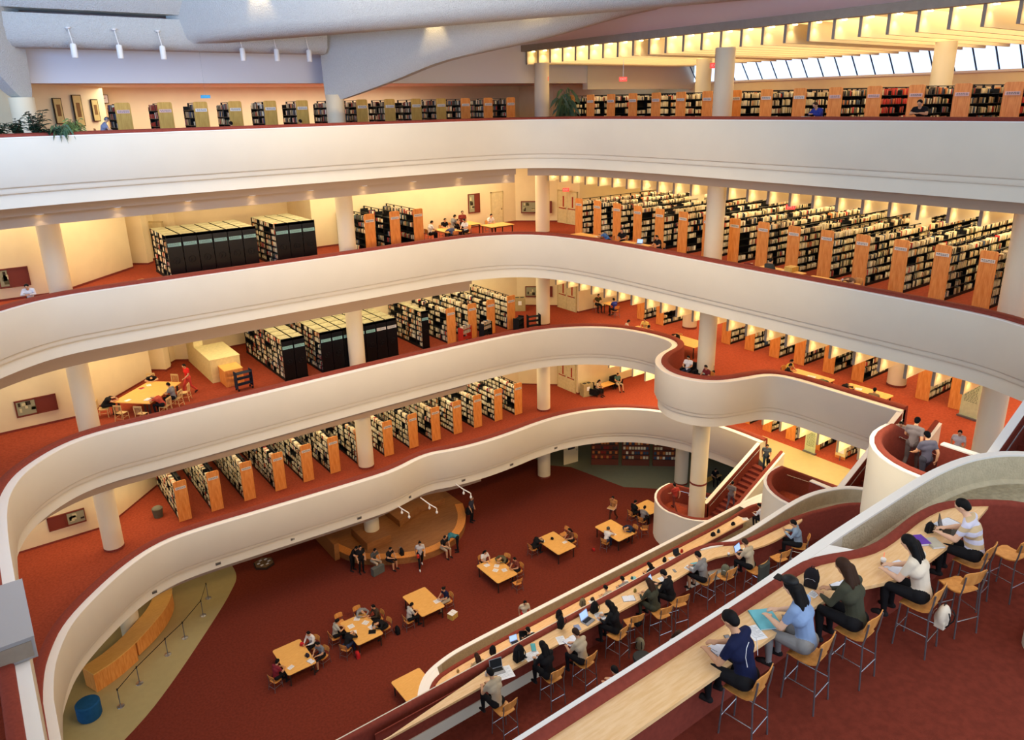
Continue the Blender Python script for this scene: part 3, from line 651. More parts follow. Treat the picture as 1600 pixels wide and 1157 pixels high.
def bookcase(x, y, z, rz, L, label, group, side=-1, H=2.3, end='wood_end', plate='label_white', W=.64, pal=None, wmin=.05, wmax=.09, deep=None, toprows=2, single=False, nshelf=6, fillp=.96, both=False, rounded=True, cat='bookcase'):
    key = (L, H, end, plate, W, nshelf, rounded)
    if key not in CASE:
        pan = [(-W/2, 0), (W/2, 0), (W/2, H-.07), (W/2-.025, H-.02), (W/2-.08, H), (-W/2+.08, H), (-W/2+.025, H-.02), (-W/2, H-.07)]
        m = MB(); m.rings([[(-.0, a, b) for a, b in pan], [(.045, a, b) for a, b in pan]]); e = m.mesh('end_panel', end)
        m = MB().box(-.02, 0, -W*.4, W*.4, H*.80, H*.80+.14); pl = m.mesh('label_plate', plate)
        m = MB()
        for r in range(2):
            yy = -W*.34
            while yy < W*.3:
                ww = R.uniform(.04, .09); m.box(-.024, -.02, yy, yy+ww, H*.80+.085-r*.05, H*.80+.11-r*.05); yy += ww+.02
        ink = m.mesh('lettering', 'label_ink')
        m = MB(); m.box(.05, L, -W/2+.04, W/2-.04, 0, .10)
        ba = m.mesh('base', 'black_metal')
        m = MB(); n = max(1, round(L/.92)); bw = (L-.05)/n; pitch = (H-.14)/nshelf
        for k in range(nshelf):
            m.box(.05, L, -W/2+.04, W/2-.04, .10+k*pitch, .125+k*pitch)
        sh = m.mesh('shelves', 'black_metal')
        m = MB()
        for i in range(1, n+1):
            m.box(.05+i*bw-.02, .05+i*bw+.02, -.04, .04, .1, H-.04); m.box(.05+i*bw-.008, .05+i*bw+.008, -W/2+.06, W/2-.06, .12, H-.2)
        m.box(.05, L, -.012, .012, .12, H-.32); m.box(.05, L, -.02, .02, H-.07, H-.04)
        up = m.mesh('uprights', 'black_metal')
        CASE[key] = (e, pl, ink, ba, sh, up)
    e, pl, ink, ba, sh, up = CASE[key]
    t = thing('bookcase', label, cat, (x, y, z), rz, group)
    link('end_panel', e, t); p = link('label_plate', pl, t); link('lettering', ink, p); link('base', ba, t); link('shelves', sh, t); link('uprights', up, t)
    c, s = math.cos(rz), math.sin(rz)
    T = lambda a, b, h: (x+a*c-b*s, y+a*s+b*c, z+h)
    n = max(1, round(L/.92)); bw = (L-.05)/n; pitch = (H-.14)/nshelf
    pal = pal or WTS
    for sd in ((side, -side) if both else (side,)):
        for k in range(nshelf):
            for i in range(n):
                if deep and i*bw > deep and k < nshelf-toprows: continue
                pp = pal if not callable(pal) else pal(k, i)
                off = (W/2-.26)*(1 if sd > 0 else -1)
                TT = (lambda o: (lambda a, b, h: T(a, b+o, h)))(off)
                sg = (label, k) if (single and i < 2 and sd == side) else None
                shelf_books(TT, .05+i*bw, .05+(i+1)*bw, sd, .126+k*pitch, min(.29, pitch-.05), wmin if not sg else .035, wmax if not sg else .06, fillp, pp, sg)
    return t
RED_PAL = [1, 1, 1, 1, 1, 3, 12, 1, 1, 0, 1, 2, 20]; DARK_PAL = [3, 3, 3, 3, 6, 8, 4, 6, 3, 4, 2, 8, 1]
S8 = 13.72/8
# second floor from the top, right wing: ranges counted from the corner
def ordn(i): return ORD[i]
L4y = [-2.1-1.7*i for i in range(15)]+[-27.75, -29.5]
for i in reversed(range(len(L4y))):
    y = L4y[i]; near = len(L4y)-1-i
    bookcase(1.25, y, Z[4], 0, 14.7, 'tall wooden-ended bookcase one floor below the top, %s from the corner column' % ordn(i), 'bookcases in the right wing, second floor from the top', deep=6.5 if near < 8 else 3.7, toprows=2, single=(2 <= near <= 5), wmin=.055, wmax=.1, fillp=.95 if i < 2 or i > 6 else .88)
# middle floor, right wing
L3y = [-3.4, -5.15, -10.55, -12.25, -13.95, -15.55, -17.35, -19.0, -22.35, -23.9]
for i, y in enumerate(L3y):
    bookcase(5.85, y, Z[3], 0, 6.2, 'wooden-ended bookcase %s from the corner in the right-hand row of the middle floor' % ordn(i), 'bookcases in the right wing of the middle floor', wmin=.05, wmax=.1)
L2y = [-8.6, -10.35, -12.0, -13.7, -15.4, -17.05, -18.8, -20.5]
for i, y in enumerate(L2y):
    bookcase(8.85, y, Z[2], 0, 5.0, 'wooden-ended bookcase %s from the corner behind the yellow strip on the second lowest floor' % ordn(i), 'bookcases in the right wing, second floor from the bottom', wmin=.06, wmax=.1)
# left wing, second lowest floor
L2x = [-23.95, -22.3, -20.55, -18.8, -17.15, -15.5, -13.75, -11.95, -10.2, -8.55, -6.9, -5.3, -3.6, -1.9]
for i, x in enumerate(L2x):
    bookcase(x, .42, Z[2], PI/2, 5.6 if i > 5 else 6.6, 'oak-ended bookcase %s from the far left on the second lowest floor' % ordn(i), 'bookcases in the left wing, second floor from the bottom', side=1, wmin=.045, wmax=.085)
# left wing, middle floor
for i, x in enumerate([-7.0, -5.4, -3.95, -2.3]):
    bookcase(x, .5, Z[3], PI/2, 4.4, 'wooden-ended bookcase %s after the black stacks on the middle floor' % ordn(i), 'wooden bookcases in the left wing of the middle floor', side=1, both=False)
for i, x in enumerate([-11.8, -10.2, -8.65]):
    bookcase(x, 1.0, Z[4], PI/2, 3.9, 'bookcase of dark journals one floor below the top, %s from the round column' % ordn(i), 'dark journal bookcases, second floor from the top', side=1, pal=DARK_PAL, fillp=.6)
# top floor
T5 = [(-23.64, 'label_pink'), (-21.88, 'label_pink'), (-20.3, 'label_white'), (-18.7, 'label_white'), (-16.98, 'label_white'), (-15.33, 'label_white'), (-13.6, 'label_white'), (-12.0, 'label_white'), (-10.34, 'label_white'), (-8.68, 'label_white'), (-7.05, 'label_white'), (-5.38, 'label_white'), (-3.76, 'label_white'), (-2.07, 'label_white')]
for i, (x, pl) in enumerate(T5):
    bookcase(x, .45, Z[5], PI/2, 2.1, 'pale wooden-ended bookcase %s from the left on the top floor' % ordn(i), 'pale bookcases in the left wing of the top floor', side=1, end='wood_pale' if i < 11 else 'wood_end', plate=pl, pal=RED_PAL if i == 1 else DARK_PAL, H=2.25, toprows=3)
for i in range(16):
    y = -1.3-i*1.745; red = i in (11, 14, 15)
    bookcase(1.25, y, Z[5], 0, 7, 'wooden-ended bookcase %s from the round column corner on the top floor' % ordn(i), 'bookcases in the right wing of the top floor', H=2.32, deep=2.8, plate='label_pink' if i > 9 else 'label_white', pal=RED_PAL if red else (DARK_PAL if i in (10, 12, 13) else WTS), wmin=.05, wmax=.09)
# compact shelving in black steel
def compact(x, y, z, L, w, H, label, group, teal='label_teal', books=False):
    t = thing('mobile_shelf', label, 'shelf', (x, y, z), 0, group)
    MB().box(-w/2+.012, w/2-.012, 0, .05, .05, H).build('end_panel', 'black_gloss', t)
    p = MB().box(-w*.43, w*.43, -.012, 0, H*.76, H*.76+.17).build('label_plate', teal, t)
    m = MB()
    for r in range(3):
        a = -w*.38
        while a < w*.3: b = R.uniform(.03, .08); m.box(a, a+b, -.016, -.012, H*.76+.125-r*.045, H*.76+.145-r*.045); a += b+.02
    m.build('lettering', 'label_ink', p)
    m = MB(); m.tube([(.16*math.cos(a), -.05, 1.05+.16*math.sin(a)) for a in [k*PI/8 for k in range(17)]], .012, 5)
    for a in (0, 2*PI/3, 4*PI/3): m.tube([(0, -.05, 1.05), (.16*math.cos(a), -.05, 1.05+.16*math.sin(a))], .01, 5)
    m.tube([(0, -.06, 1.05), (0, .01, 1.05)], .03, 6); m.build('hand_wheel', 'black_metal', t)
    MB().box(-w/2, w/2, 0, L, 0, .09).build('carriage', 'black_metal', t)
    m = MB()
    for k in range(7): m.box(-w/2+.03, w/2-.03, .05, L, .1+k*.32, .125+k*.32)
    m.build('shelves', 'black_metal', t)
    m = MB(); n = round(L/.92)
    for k in range(1, n+1): m.box(-w/2+.03, w/2-.03, k*L/n-.02, k*L/n, .1, H-.05)
    m.box(-.01, .01, .05, L, .1, H-.1); m.build('uprights', 'black_metal', t)
    m = MB()
    for k in range(n): m.box(-w/2+.04, w/2-.04, k*L/n+.06, (k+1)*L/n-.02, H-.03, H-.015)
    m.build('dust_cover', 'dust_cover', t); MB().box(-w/2+.012, w/2-.012, 0, .06, H-.12, H+.02).build('canopy', 'black_metal', t)
    if books:
        T = lambda a, b, h: (x-a_(a, b)[0], y+a_(a, b)[1], z+h)
        def a_(a, b): return (b, a)
        for k in range(7):
            for i in range(n):
                shelf_books(lambda a, b, h: (x-w/2+.26-b if b >= 0 else x-b-.0, y+a, z+h), .05+i*L/n, (i+1)*L/n, 1, .126+k*.32, .26, .03, .09, .95, [10, 10, 6, 10, 8, 6, 6, 4, 8, 3, 5, 4, 2])
    return t
gx = 'black mobile shelves in the left wing of the middle floor'
for i, x in enumerate([-17.45, -16.78]): compact(x, .6, Z[3], 6.5, .66, 2.38, 'black mobile shelf, %s of the pair beside the beige cabinet block' % ordn(i), gx, books=(i == 0))
for i, x in enumerate([-15.3+.69*i for i in range(7)]): compact(x, .45, Z[3], 6.5, .68, 2.38, 'black mobile shelf in the middle floor block of seven, %s from its left' % ordn(i), gx, 'label_teal' if i < 5 else 'label_white', books=(i == 0))
compact(-8.8, .6, Z[3], 6.2, .5, 2.38, 'single black mobile shelf next to the first wooden-ended bookcase', gx, books=True)
gx = 'black mobile shelves one floor below the top'
for i in range(6): compact(-22.25+.735*i, 1.1, Z[4], 3.4, .72, 2.3, 'black mobile shelf in the block of six below the top floor, %s from left' % ordn(i), gx, books=(i == 0))
for i in range(3): compact(-16.9+.74*i, 1.0, Z[4], 3.8, .73, 2.3, 'black mobile shelf in the block of three near the round column, %s from left' % ordn(i), gx, books=(i == 0))

# ---------------------------------------------------------------- chairs and tables
mat('chair_metal', (120, 120, 124), .35, metal=.6); mat('table_leg', (50, 34, 26), .5); mat('slat_cream', (214, 180, 120), .5)
def chair_proto(kind):
    sh = {'bar': .77, 'low': .46, 'slat': .45}[kind]; bh = {'bar': .36, 'low': .36, 'slat': .40}[kind]
    nm = {'bar': 'bar_chair', 'low': 'wooden_chair', 'slat': 'slat_back_chair'}[kind]
    wood = 'slat_cream' if kind == 'slat' else 'wood_chair'; leg = 'slat_cream' if kind == 'slat' else 'chair_metal'
    t = thing(nm, 'x', 'chair'); lr = .018 if kind == 'slat' else .013
    m = MB(); rr = []
    for k in range(7):
        y = -.2+.42*k/6; zz = sh+(.02 if k == 0 else (-.012 if 1 < k < 5 else (0 if k < 6 else -.03)))
        w = .20 if 0 < k < 6 else .17
        rr.append([(-w, y, zz), (-w*.5, y, zz-.008), (w*.5, y, zz-.008), (w, y, zz), (w, y, zz-.02), (w*.5, y, zz-.028), (-w*.5, y, zz-.028), (-w, y, zz-.02)])
    m.rings(rr); m.build('seat', wood, t, True)
    if kind != 'slat':
        m = MB(); rr = []
        for k in range(7):
            a = -1+2*k/6; x = .215*a; y = -.27+.045*a*a; e = .03 if abs(a) == 1 else 0
            z0 = sh+bh-.20+e; z1 = sh+bh+.05-e
            rr.append([(x, y+.03, z0), (x, y-.02, z1), (x, y-.034, z1), (x, y+.016, z0)])
        m.rings(rr); m.build('backrest', wood, t, True)
    else:
        MB().box(-.21, .21, -.26, -.235, sh+bh-.03, sh+bh+.05).build('top_rail', wood, t)
        for q in range(6): MB().box(-.17+q*.064, -.15+q*.064, -.25, -.24, sh+.04, sh+bh-.02).build('slat', wood, t)
    for sx in (-1, 1):
        m = MB(); m.tube([(sx*.21, .21, 0), (sx*.19, .19, sh-.03)], lr, 6); m.build('leg', leg, t, True)
        m = MB(); m.tube([(sx*.22, -.27, 0), (sx*.20, -.22, sh-.03), (sx*.20, -.245, sh+.12), (sx*.20, -.265, sh+bh-.02)], lr, 6); m.build('leg', leg, t, True)
    m = MB()
    for a, b, zz in (((-.2, .2), (.2, .2), .30 if kind == 'bar' else .2), ((-.21, -.25), (.21, -.25), .30 if kind == 'bar' else .2), ((-.205, .2), (-.21, -.25), .38 if kind == 'bar' else .24), ((.205, .2), (.21, -.25), .38 if kind == 'bar' else .24)):
        m.tube([(a[0], a[1], zz), (b[0], b[1], zz)], .009, 5)
    m.build('stretcher', 'chrome' if kind == 'bar' else leg, t, True)
    return t
PROTO = {}
def chair(kind, x, y, z, heading, label, group=None):
    if kind not in PROTO:
        PROTO[kind] = chair_proto(kind); t = PROTO[kind]; t.location = (x, y, z); t.rotation_euler = (0, 0, math.radians(heading-90)); t['label'] = label
        if group: t['group'] = group
        return t
    t = dup(PROTO[kind], (x, y, z), math.radians(heading-90), label, group)
    if not group and 'group' in t: del t['group']
    return t
def table(x, y, z, sx, sy, label, group=None, rz=0, round_=.10, h=.74, wood='wood_table', leg='table_leg'):
    t = thing('reading_table', label, 'table', (x, y, z), rz, group); pts = []
    for cx, cy, a0 in ((1, 1, 0), (-1, 1, 90), (-1, -1, 180), (1, -1, 270)):
        for k in range(4):
            a = math.radians(a0+30*k); pts.append((cx*(sx/2-round_)+round_*math.cos(a), cy*(sy/2-round_)+round_*math.sin(a)))
    MB().poly(pts, h-.035, h).build('top', wood, t)
    MB().box(-sx/2+.12, sx/2-.12, -sy/2+.12, sy/2-.12, h-.10, h-.036).build('apron', leg, t)
    for a in (-1, 1):
        for b in (-1, 1): MB().cbox(a*(sx/2-.12), b*(sy/2-.12), (h-.06)/2, .05, .05, h-.06).build('leg', leg, t)
    return t
# ---------------------------------------------------------------- small things
mat('laptop_grey', (150, 152, 156), .35, metal=.4); mat('laptop_dark', (40, 40, 44), .4); mat('cup_clear', (214, 214, 214), .2); mat('coffee', (120, 84, 62), .4)
def laptop(x, y, z, heading, label, light=True, on=True, group=None):
    t = thing('laptop', label, 'laptop', (x, y, z), math.radians(heading-90), group); c = 'laptop_grey' if light else 'laptop_dark'
    b = MB().box(-.165, .165, -.12, .11, .002, .02).build('base', c, t); MB().box(-.14, .14, -.03, .09, .0201, .023).build('keyboard', 'black_metal', b)
    T = Matrix.Translation((0, .11, .02)) @ Matrix.Rotation(math.radians(-18), 4, 'X')
    l = MB().box(-.165, .165, 0, .012, 0, .23, T).build('lid', c, t); MB().box(-.152, .152, -.002, 0, .014, .215, T).build('screen', 'screen_blue' if on else 'black_gloss', l)
    return t
def flat(name, cat, x, y, z, sx, sy, m, label, heading=90, h=.004, group=None):
    t = thing(name, label, cat, (x, y, z+.001), math.radians(heading-90), group)
    return t, MB().box(-sx/2, sx/2, -sy/2, sy/2, 0, h).build('sheet', m, t)
def papers(x, y, z, label, heading=90, sx=.21, sy=.29, m='paper'):
    t, b = flat('papers', 'paper', x, y, z, sx, sy, m, label, heading); mm = MB()
    for k in range(9): mm.box(-sx*.4, sx*(.4 if k % 3 else .2), sy*.4-k*sy*.09, sy*.4-k*sy*.09+.004, .004, .0045)
    mm.build('print', 'label_ink', b); return t
def open_book(x, y, z, label, heading=90, s=1.0, cover=(60, 60, 90)):
    t = thing('open_book', label, 'book', (x, y, z), math.radians(heading-90)); t.scale = (s, s, s)
    MB().box(-.2, .2, -.14, .14, .001, .005).build('cover', cloth(cover), t)
    for sd in (-1, 1):
        m = MB(); m.rings([[(sd*a, yy, b) for a, b in ((0, .006), (.05, .022), (.13, .018), (.19, .006), (.19, .005), (0, .005))] for yy in (-.13, .13)]); m.build('pages', 'page', t)
    return t
def closed_book(x, y, z, label, c, heading=90, sx=.18, sy=.25, h=.03):
    t = thing('book', label, 'book', (x, y, z), math.radians(heading-90))
    MB().box(-sx/2, sx/2, -sy/2, sy/2, 0.001, .004).box(-sx/2, sx/2, -sy/2, sy/2, h-.003, h).box(-sx/2, -sx/2+.004, -sy/2, sy/2, .001, h).build('cover', cloth(c), t)
    MB().box(-sx/2+.005, sx/2-.004, -sy/2+.004, sy/2-.004, .004, h-.003).build('pages', 'page', t); return t
BAGS = {}
def bag(x, y, z, label, c=(26, 26, 28), heading=90, s=1.0, name='backpack', flat_=False):
    key = flat_
    if key not in BAGS:
        m = MB()
        m.sphere((0, 0, .2), (.15, .10, .21), 14, 10); m.sphere((0, .07, .14), (.11, .06, .12), 12, 8); m.box(-.12, .12, -.08, .08, 0, .12)
        b = remesh(m, .02, 'bag_body', 5)
        m = MB()
        for sx in (-.07, .07): m.tube([(sx, -.10, .33), (sx*1.3, -.14, .24), (sx*1.2, -.13, .12), (sx, -.09, .05)], .012, 5)
        m.tube([(-.03, 0, .40), (-.02, 0, .44), (.02, 0, .44), (.03, 0, .40)], .009, 5); st = m.mesh('straps', 'black_metal')
        m = MB(); m.tube([(-.09, .125, .20), (-.05, .135, .235), (.05, .135, .235), (.09, .125, .20)], .005, 4); zp = m.mesh('zip', 'chrome')
        BAGS[key] = (b, st, zp)
    b, st, zp = BAGS[key]
    if z < .8: s *= 1.3
    t = thing(name, label, 'bag', (x, y, z), math.radians(heading-90)); t.scale = (s, s, s*(.6 if flat_ else 1))
    o = link('body', b, t); o.material_slots[0].link = 'OBJECT'; o.material_slots[0].material = cloth(c); link('straps', st, t); link('zip', zp, t); return t
def cup(x, y, z, label):
    t = thing('drink_cup', label, 'cup', (x, y, z)); MB().lathe([(.03, 0), (.042, .11)], n=14).build('cup', 'cup_clear', t, True)
    MB().lathe([(.029, .002), (.036, .06), (.0365, .061)], n=14, cap=True).build('drink', 'coffee', t, True) if False else MB().lathe([(.032, .01), (.040, .07)], n=14).build('drink', 'coffee', t, True)
    MB().lathe([(.044, .11), (.040, .125), (.02, .14)], n=14).build('lid', 'rim_white', t, True); MB().tube([(0, 0, .12), (.02, .01, .22)], .004, 5).build('straw', 'exit_red', t)
    return t
def phone(x, y, z, label, heading=90):
    t = thing('phone', label, 'phone', (x, y, z), math.radians(heading-90)); MB().box(-.037, .037, -.075, .075, 0.001, .009).build('case', 'black_gloss', t); MB().box(-.033, .033, -.068, .068, .009, .0095).build('screen', 'laptop_grey', t); return t
# ---------------------------------------------------------------- nearest terrace: readers, chairs and their things
AZ = Z[4]; AD = AZ+1.0; V = .012
mat('striped_shirt', (214, 196, 166), .85)
def stripes(name, c1, c2, sc):
    m = mat(name, c1, .85); nt = m.node_tree; tc = nt.nodes.new('ShaderNodeTexCoord'); w = nt.nodes.new('ShaderNodeTexWave')
    w.wave_type = 'BANDS'; w.bands_direction = 'Z'; w.inputs['Scale'].default_value = sc
    cr = nt.nodes.new('ShaderNodeValToRGB'); cr.color_ramp.interpolation = 'CONSTANT'; cr.color_ramp.elements[0].color = srgb(c1); cr.color_ramp.elements[1].color = srgb(c2); cr.color_ramp.elements[1].position = .5
    nt.links.new(tc.outputs['Object'], w.inputs[0]); nt.links.new(w.outputs['Fac'], cr.inputs[0]); nt.links.new(cr.outputs[0], nt.nodes['Principled BSDF'].inputs['Base Color']); return m
stripes('stripe_cream_lilac', (206, 182, 142), (206, 206, 226), 2.2)
G_A = 'readers on the nearest terrace'
SC1 = 1.11
p1 = person('desk', -23.66, -33.1, AZ, 100, NAVY, BLACK, 'man in a navy t-shirt with white piping leaning over his phone at the nearest desk', vox=V, scale=SC1, sk=1)
for sx in (-1, 1): MB().tube([(sx*.06, -.03, 1.40), (sx*.12, -.035, 1.36), (sx*.145, -.045, 1.25), (sx*.13, -.07, 1.12)], .004, 5).build('piping', 'paper', p1, True)
p2 = person('desk', -22.46, -33.2, AZ, 98, LBLUE, GREY, 'woman in a pale blue shirt and dark cap with a long black ponytail', 'long', 'f', vox=V, scale=SC1, sk=0)
m = MB(); m.sphere((0, .27, 1.62), (.09, .11, .06), 14, 8); m.box(-.06, .06, .36, .46, 1.585, 1.6); m.build('cap', 'black_metal', p2, True)
person('desk', -21.5, -33.38, AZ, 90, OLIVE, BLACK, 'woman in a dark olive top with loose long dark hair', 'long', 'f', True, vox=V, scale=SC1, sk=1, hc='brown_hair')
person('desk', -20.15, -33.66, AZ, 96, CREAM, BLACK, 'woman in a loose cream blouse with very long black hair holding a phone', 'long', 'f', vox=V, scale=SC1, sk=0)
p5 = person('desk', -18.4, -33.68, AZ, 100, CREAM, BLACK, 'man in a cream and lilac striped t-shirt typing at the end of the nearest desk', 'short', 'm', vox=V, scale=SC1, sk=0)
for c in p5.children:
    if c.name.startswith('body'): c.material_slots[1].material = MATS['stripe_cream_lilac']
for x, y, h, l in ((-23.62, -33.25, 98, 'wooden bar chair under the man in navy'), (-22.42, -33.4, 96, 'wooden bar chair under the woman in pale blue'), (-21.46, -33.55, 92, 'wooden bar chair under the woman in dark olive'), (-20.12, -33.82, 94, 'wooden bar chair under the woman in the cream blouse'), (-19.2, -33.82, 70, 'empty wooden bar chair between the cream blouse and the striped shirt'), (-18.35, -33.82, 92, 'wooden bar chair under the man in the striped shirt'), (-17.65, -33.95, 80, 'empty wooden bar chair at the red wall end of the nearest desk')):
    chair('bar', x, y+(.17 if 'under' in l else 0), AZ, h, l, 'bar chairs along the nearest desk')
bag(-20.1, -34.0, AZ+.55, 'cream cloth bag hanging on the chair of the woman in the cream blouse', CREAM, 90, .9, 'tote_bag')
open_book(-23.5, -32.62, AD, 'open white notebook in front of the man in navy', 80, .9)
phone(-23.3, -32.55, AD+.004, 'dark phone beside the open notebook of the man in navy', 60)
t = thing('eyeglasses', 'folded pair of wire eyeglasses lying on the nearest desk', 'glasses', (-23.72, -32.55, AD+.005), .6)
m = MB()
for sx in (-.033, .033): m.tube([(sx+.026*math.cos(a), .0, .02+.02*math.sin(a)) for a in [k*PI/5 for k in range(11)]], .003, 4)
m.tube([(-.007, 0, .025), (.007, 0, .025)], .003, 4); m.build('frame', 'black_metal', t)
m = MB(); m.tube([(-.06, 0, .025), (-.06, -.02, .022), (-.02, -.13, .005)], .003, 4); m.tube([(.06, 0, .025), (.06, -.02, .022), (.03, -.13, .005)], .003, 4); m.build('temples', 'black_metal', t)
cup(-23.5, -32.78, AD, 'small brown drink cup beside the open notebook')
closed_book(-22.55, -32.62, AD, 'large turquoise book lying under the hands of the woman in pale blue', (120, 196, 206), 60, .34, .42, .02)
papers(-22.9, -32.7, AD, 'white sheet of notes left of the turquoise book', 70)
phone(-22.35, -32.8, AD+.03, 'phone held above the turquoise book', 40)
bag(-21.35, -32.58, AD, 'small black bag with white swirls leaning on the red parapet', (34, 32, 36), 200, .8, 'patterned_bag')
papers(-21.5, -32.72, AD, 'small white note beside the patterned black bag', 95, .16, .12)
open_book(-20.95, -32.92, AD, 'open white pages in front of the woman in dark olive', 75, 1.0)
phone(-21.05, -33.0, AD+.03, 'pale phone lying on the open white pages', 70)
cup(-20.72, -32.86, AD, 'clear iced drink cup with a straw near the woman in dark olive')
cup(-19.98, -32.98, AD, 'iced coffee cup with a red straw near the woman in the cream blouse')
open_book(-19.85, -33.16, AD, 'open workbook with a yellow marker in front of the cream blouse', 80, .95, (180, 190, 220))
MB().tube([(-19.9, -33.1, AD+.03), (-19.78, -33.14, AD+.03)], .006, 6).build('marker', cloth((210, 220, 60)), None, label='yellow marker lying across the open workbook', cat='pen')
closed_book(-18.85, -33.02, AD, 'purple and orange textbook lying on the end of the nearest desk', (110, 70, 170), 60, .22, .28, .04)
closed_book(-18.75, -33.2, AD, 'pale textbook beside the purple one', (196, 190, 170), 60, .22, .28, .035)
bag(-18.45, -32.98, AD, 'black pouch standing open on the end of the nearest desk', BLACK, 60, .5, 'pouch')
laptop(-18.2, -33.2, AD, 110, 'red-edged tablet computer under the hands of the striped shirt man', False, False)
open_book(-17.95, -33.08, AD, 'open white binder at the far end of the nearest desk', 80, 1.1)

# ---------------------------------------------------------------- middle terrace
BZ = Z[3]; BD = BZ+1.0; V2 = .016
G_B = 'readers on the middle terrace'
person('phone', -11.25, -26.52, BZ, 120, (140, 160, 180), BLACK, 'person in a blue-grey vest holding something up at the far end of the middle desk', 'short', 'm', True, vox=V2)
person('desk', -13.42, -26.3, BZ, 92, BEIGE, BLACK, 'person in beige working at a lit laptop in the dip of the middle desk', 'short', 'f', vox=V2, hc='brown_hair')
person('desk', -15.02, -25.85, BZ, 100, GREY, BLACK, 'person in a grey hoodie and shorts writing at the middle desk', 'short', 'm', True, True, vox=V2)
person('desk', -16.45, -25.82, BZ, 110, BLACK, BLACK, 'person in black bending over an open laptop and blue papers', 'short', 'm', True, vox=V2)
person('desk', -17.15, -25.85, BZ, 90, OLIVE, OLIVE, 'woman in an olive dress with straight dark hair at the middle desk', 'long', 'f', True, vox=V2, hc='brown_hair')
person('desk', -18.62, -25.85, BZ, 110, BLACK, BLACK, 'woman in black with long black hair beside the silver laptop', 'long', 'f', True, vox=V2)
person('desk', -20.1, -26.15, BZ, 100, BEIGE, BLACK, 'person with cropped brown hair in a beige top reading on the middle desk', 'short', 'f', vox=V2, hc='brown_hair')
person('desk', -21.1, -26.0, BZ, 90, BLACK, BLACK, 'woman in black with straight black hair over white papers', 'long', 'f', True, vox=V2)
person('desk', -22.65, -25.95, BZ, 92, BEIGE, BLACK, 'person with black hair at the near end of the middle desk', 'short', 'f', vox=V2)
for x, y, h, l in ((-11.22, -26.7, 118, 'wooden bar chair under the person in the blue-grey vest'), (-12.3, -26.55, 80, 'empty wooden bar chair beside the dip of the middle desk'), (-13.4, -26.48, 92, 'bar chair with a dark jacket over its back'), (-14.35, -26.1, 85, 'bar chair with a rucksack on it by the grey hoodie'), (-15.0, -26.03, 98, 'wooden bar chair under the person in the grey hoodie'), (-16.4, -26.05, 75, 'wooden bar chair behind the person in black at the open laptop'), (-17.15, -26.1, 80, 'wooden bar chair behind the woman in the olive dress'), (-18.0, -26.0, 75, 'wooden bar chair with bags under it beside the long-haired woman in black'), (-18.7, -26.1, 100, 'wooden bar chair under the woman in black with long hair'), (-20.08, -26.32, 96, 'wooden bar chair under the cropped brown hair reader'), (-21.05, -26.2, 88, 'wooden bar chair under the woman with straight black hair'), (-22.6, -26.15, 92, 'wooden bar chair at the near end of the middle desk')):
    chair('bar', x, y+(.15 if 'under' in l else 0), BZ, h, l, 'bar chairs along the middle desk')
m = MB(); rr = []
for k in range(9):
    a = -1+k/4; rr.append([(-13.4+.23*a, -26.74-.02*(1-a*a), BZ+1.17), (-13.4+.24*a, -26.80-.03*(1-a*a), BZ+1.1), (-13.4+.25*a+.02*math.sin(k*2), -26.82+.02*math.cos(k*3), BZ+.5), (-13.4+.24*a, -26.78, BZ+.5), (-13.4+.22*a, -26.70, BZ+1.12)])
m.rings(rr).build('jacket', cloth((70, 72, 66)), None, True, label='dark grey-green jacket draped over the back of a bar chair', cat='jacket')
bag(-14.35, -26.1, BZ+.8, 'grey-green rucksack standing on a bar chair', (110, 112, 92), 200, .9)
bag(-18.0, -26.05, BZ+.78, 'black bag resting on a bar chair seat', BLACK, 90, .8, flat_=True)
bag(-17.95, -26.1, BZ+.02, 'beige canvas bag on the floor under a bar chair', (150, 138, 110), 30, .9)
laptop(-13.3, -25.88, BD, 98, 'dark laptop with a lit blue screen in the dip of the middle desk', False, True)
cup(-13.75, -25.75, BD, 'paper cup beside the dark laptop'); papers(-13.0, -25.92, BD, 'white sheet right of the dark laptop', 80)
papers(-15.15, -25.42, BD, 'white notes under the hands of the grey hoodie', 100)
phone(-15.6, -25.22, BD, 'black phone lying alone on the middle desk', 70)
closed_book(-14.9, -25.45, BD, 'turquoise folder beside the grey hoodie', (120, 190, 200), 70, .22, .3, .015)
laptop(-16.6, -25.32, BD, 110, 'laptop with a bright blue screen in front of the person in black', False, True)
papers(-16.15, -25.3, BD, 'white and blue leaflet right of the open laptop', 80, .3, .24); open_book(-16.9, -25.5, BD, 'open book beside the laptop of the person in black', 100, .8)
open_book(-17.6, -25.3, BD, 'open white notebook left of the woman in the olive dress', 60, .9)
bag(-17.25, -25.2, BD, 'small yellow and black pouch against the parapet', (150, 130, 60), 90, .3, 'pouch')
laptop(-19.15, -25.3, BD, 100, 'silver laptop with a grey-blue screen on the middle desk', True, True)
papers(-18.75, -25.35, BD, 'stack of white pages right of the silver laptop', 70, .26, .32); bag(-18.75, -25.12, BD, 'round shiny black bag on the middle desk against the parapet', BLACK, 90, .85, 'handbag')
closed_book(-19.55, -25.32, BD, 'blue-grey paperback left of the silver laptop', (150, 160, 190), 70, .15, .21, .02)
bag(-19.95, -25.12, BD+.1, 'black rucksack slumped over the middle parapet', BLACK, 120, .85)
papers(-20.2, -25.42, BD, 'purple and white booklet by the cropped brown hair reader', 70, .22, .3); open_book(-20.0, -25.6, BD, 'open book held by the cropped brown hair reader', 95, 1.0)
closed_book(-20.95, -25.2, BD, 'turquoise pencil case on the middle desk', (90, 170, 176), 60, .12, .28, .03)
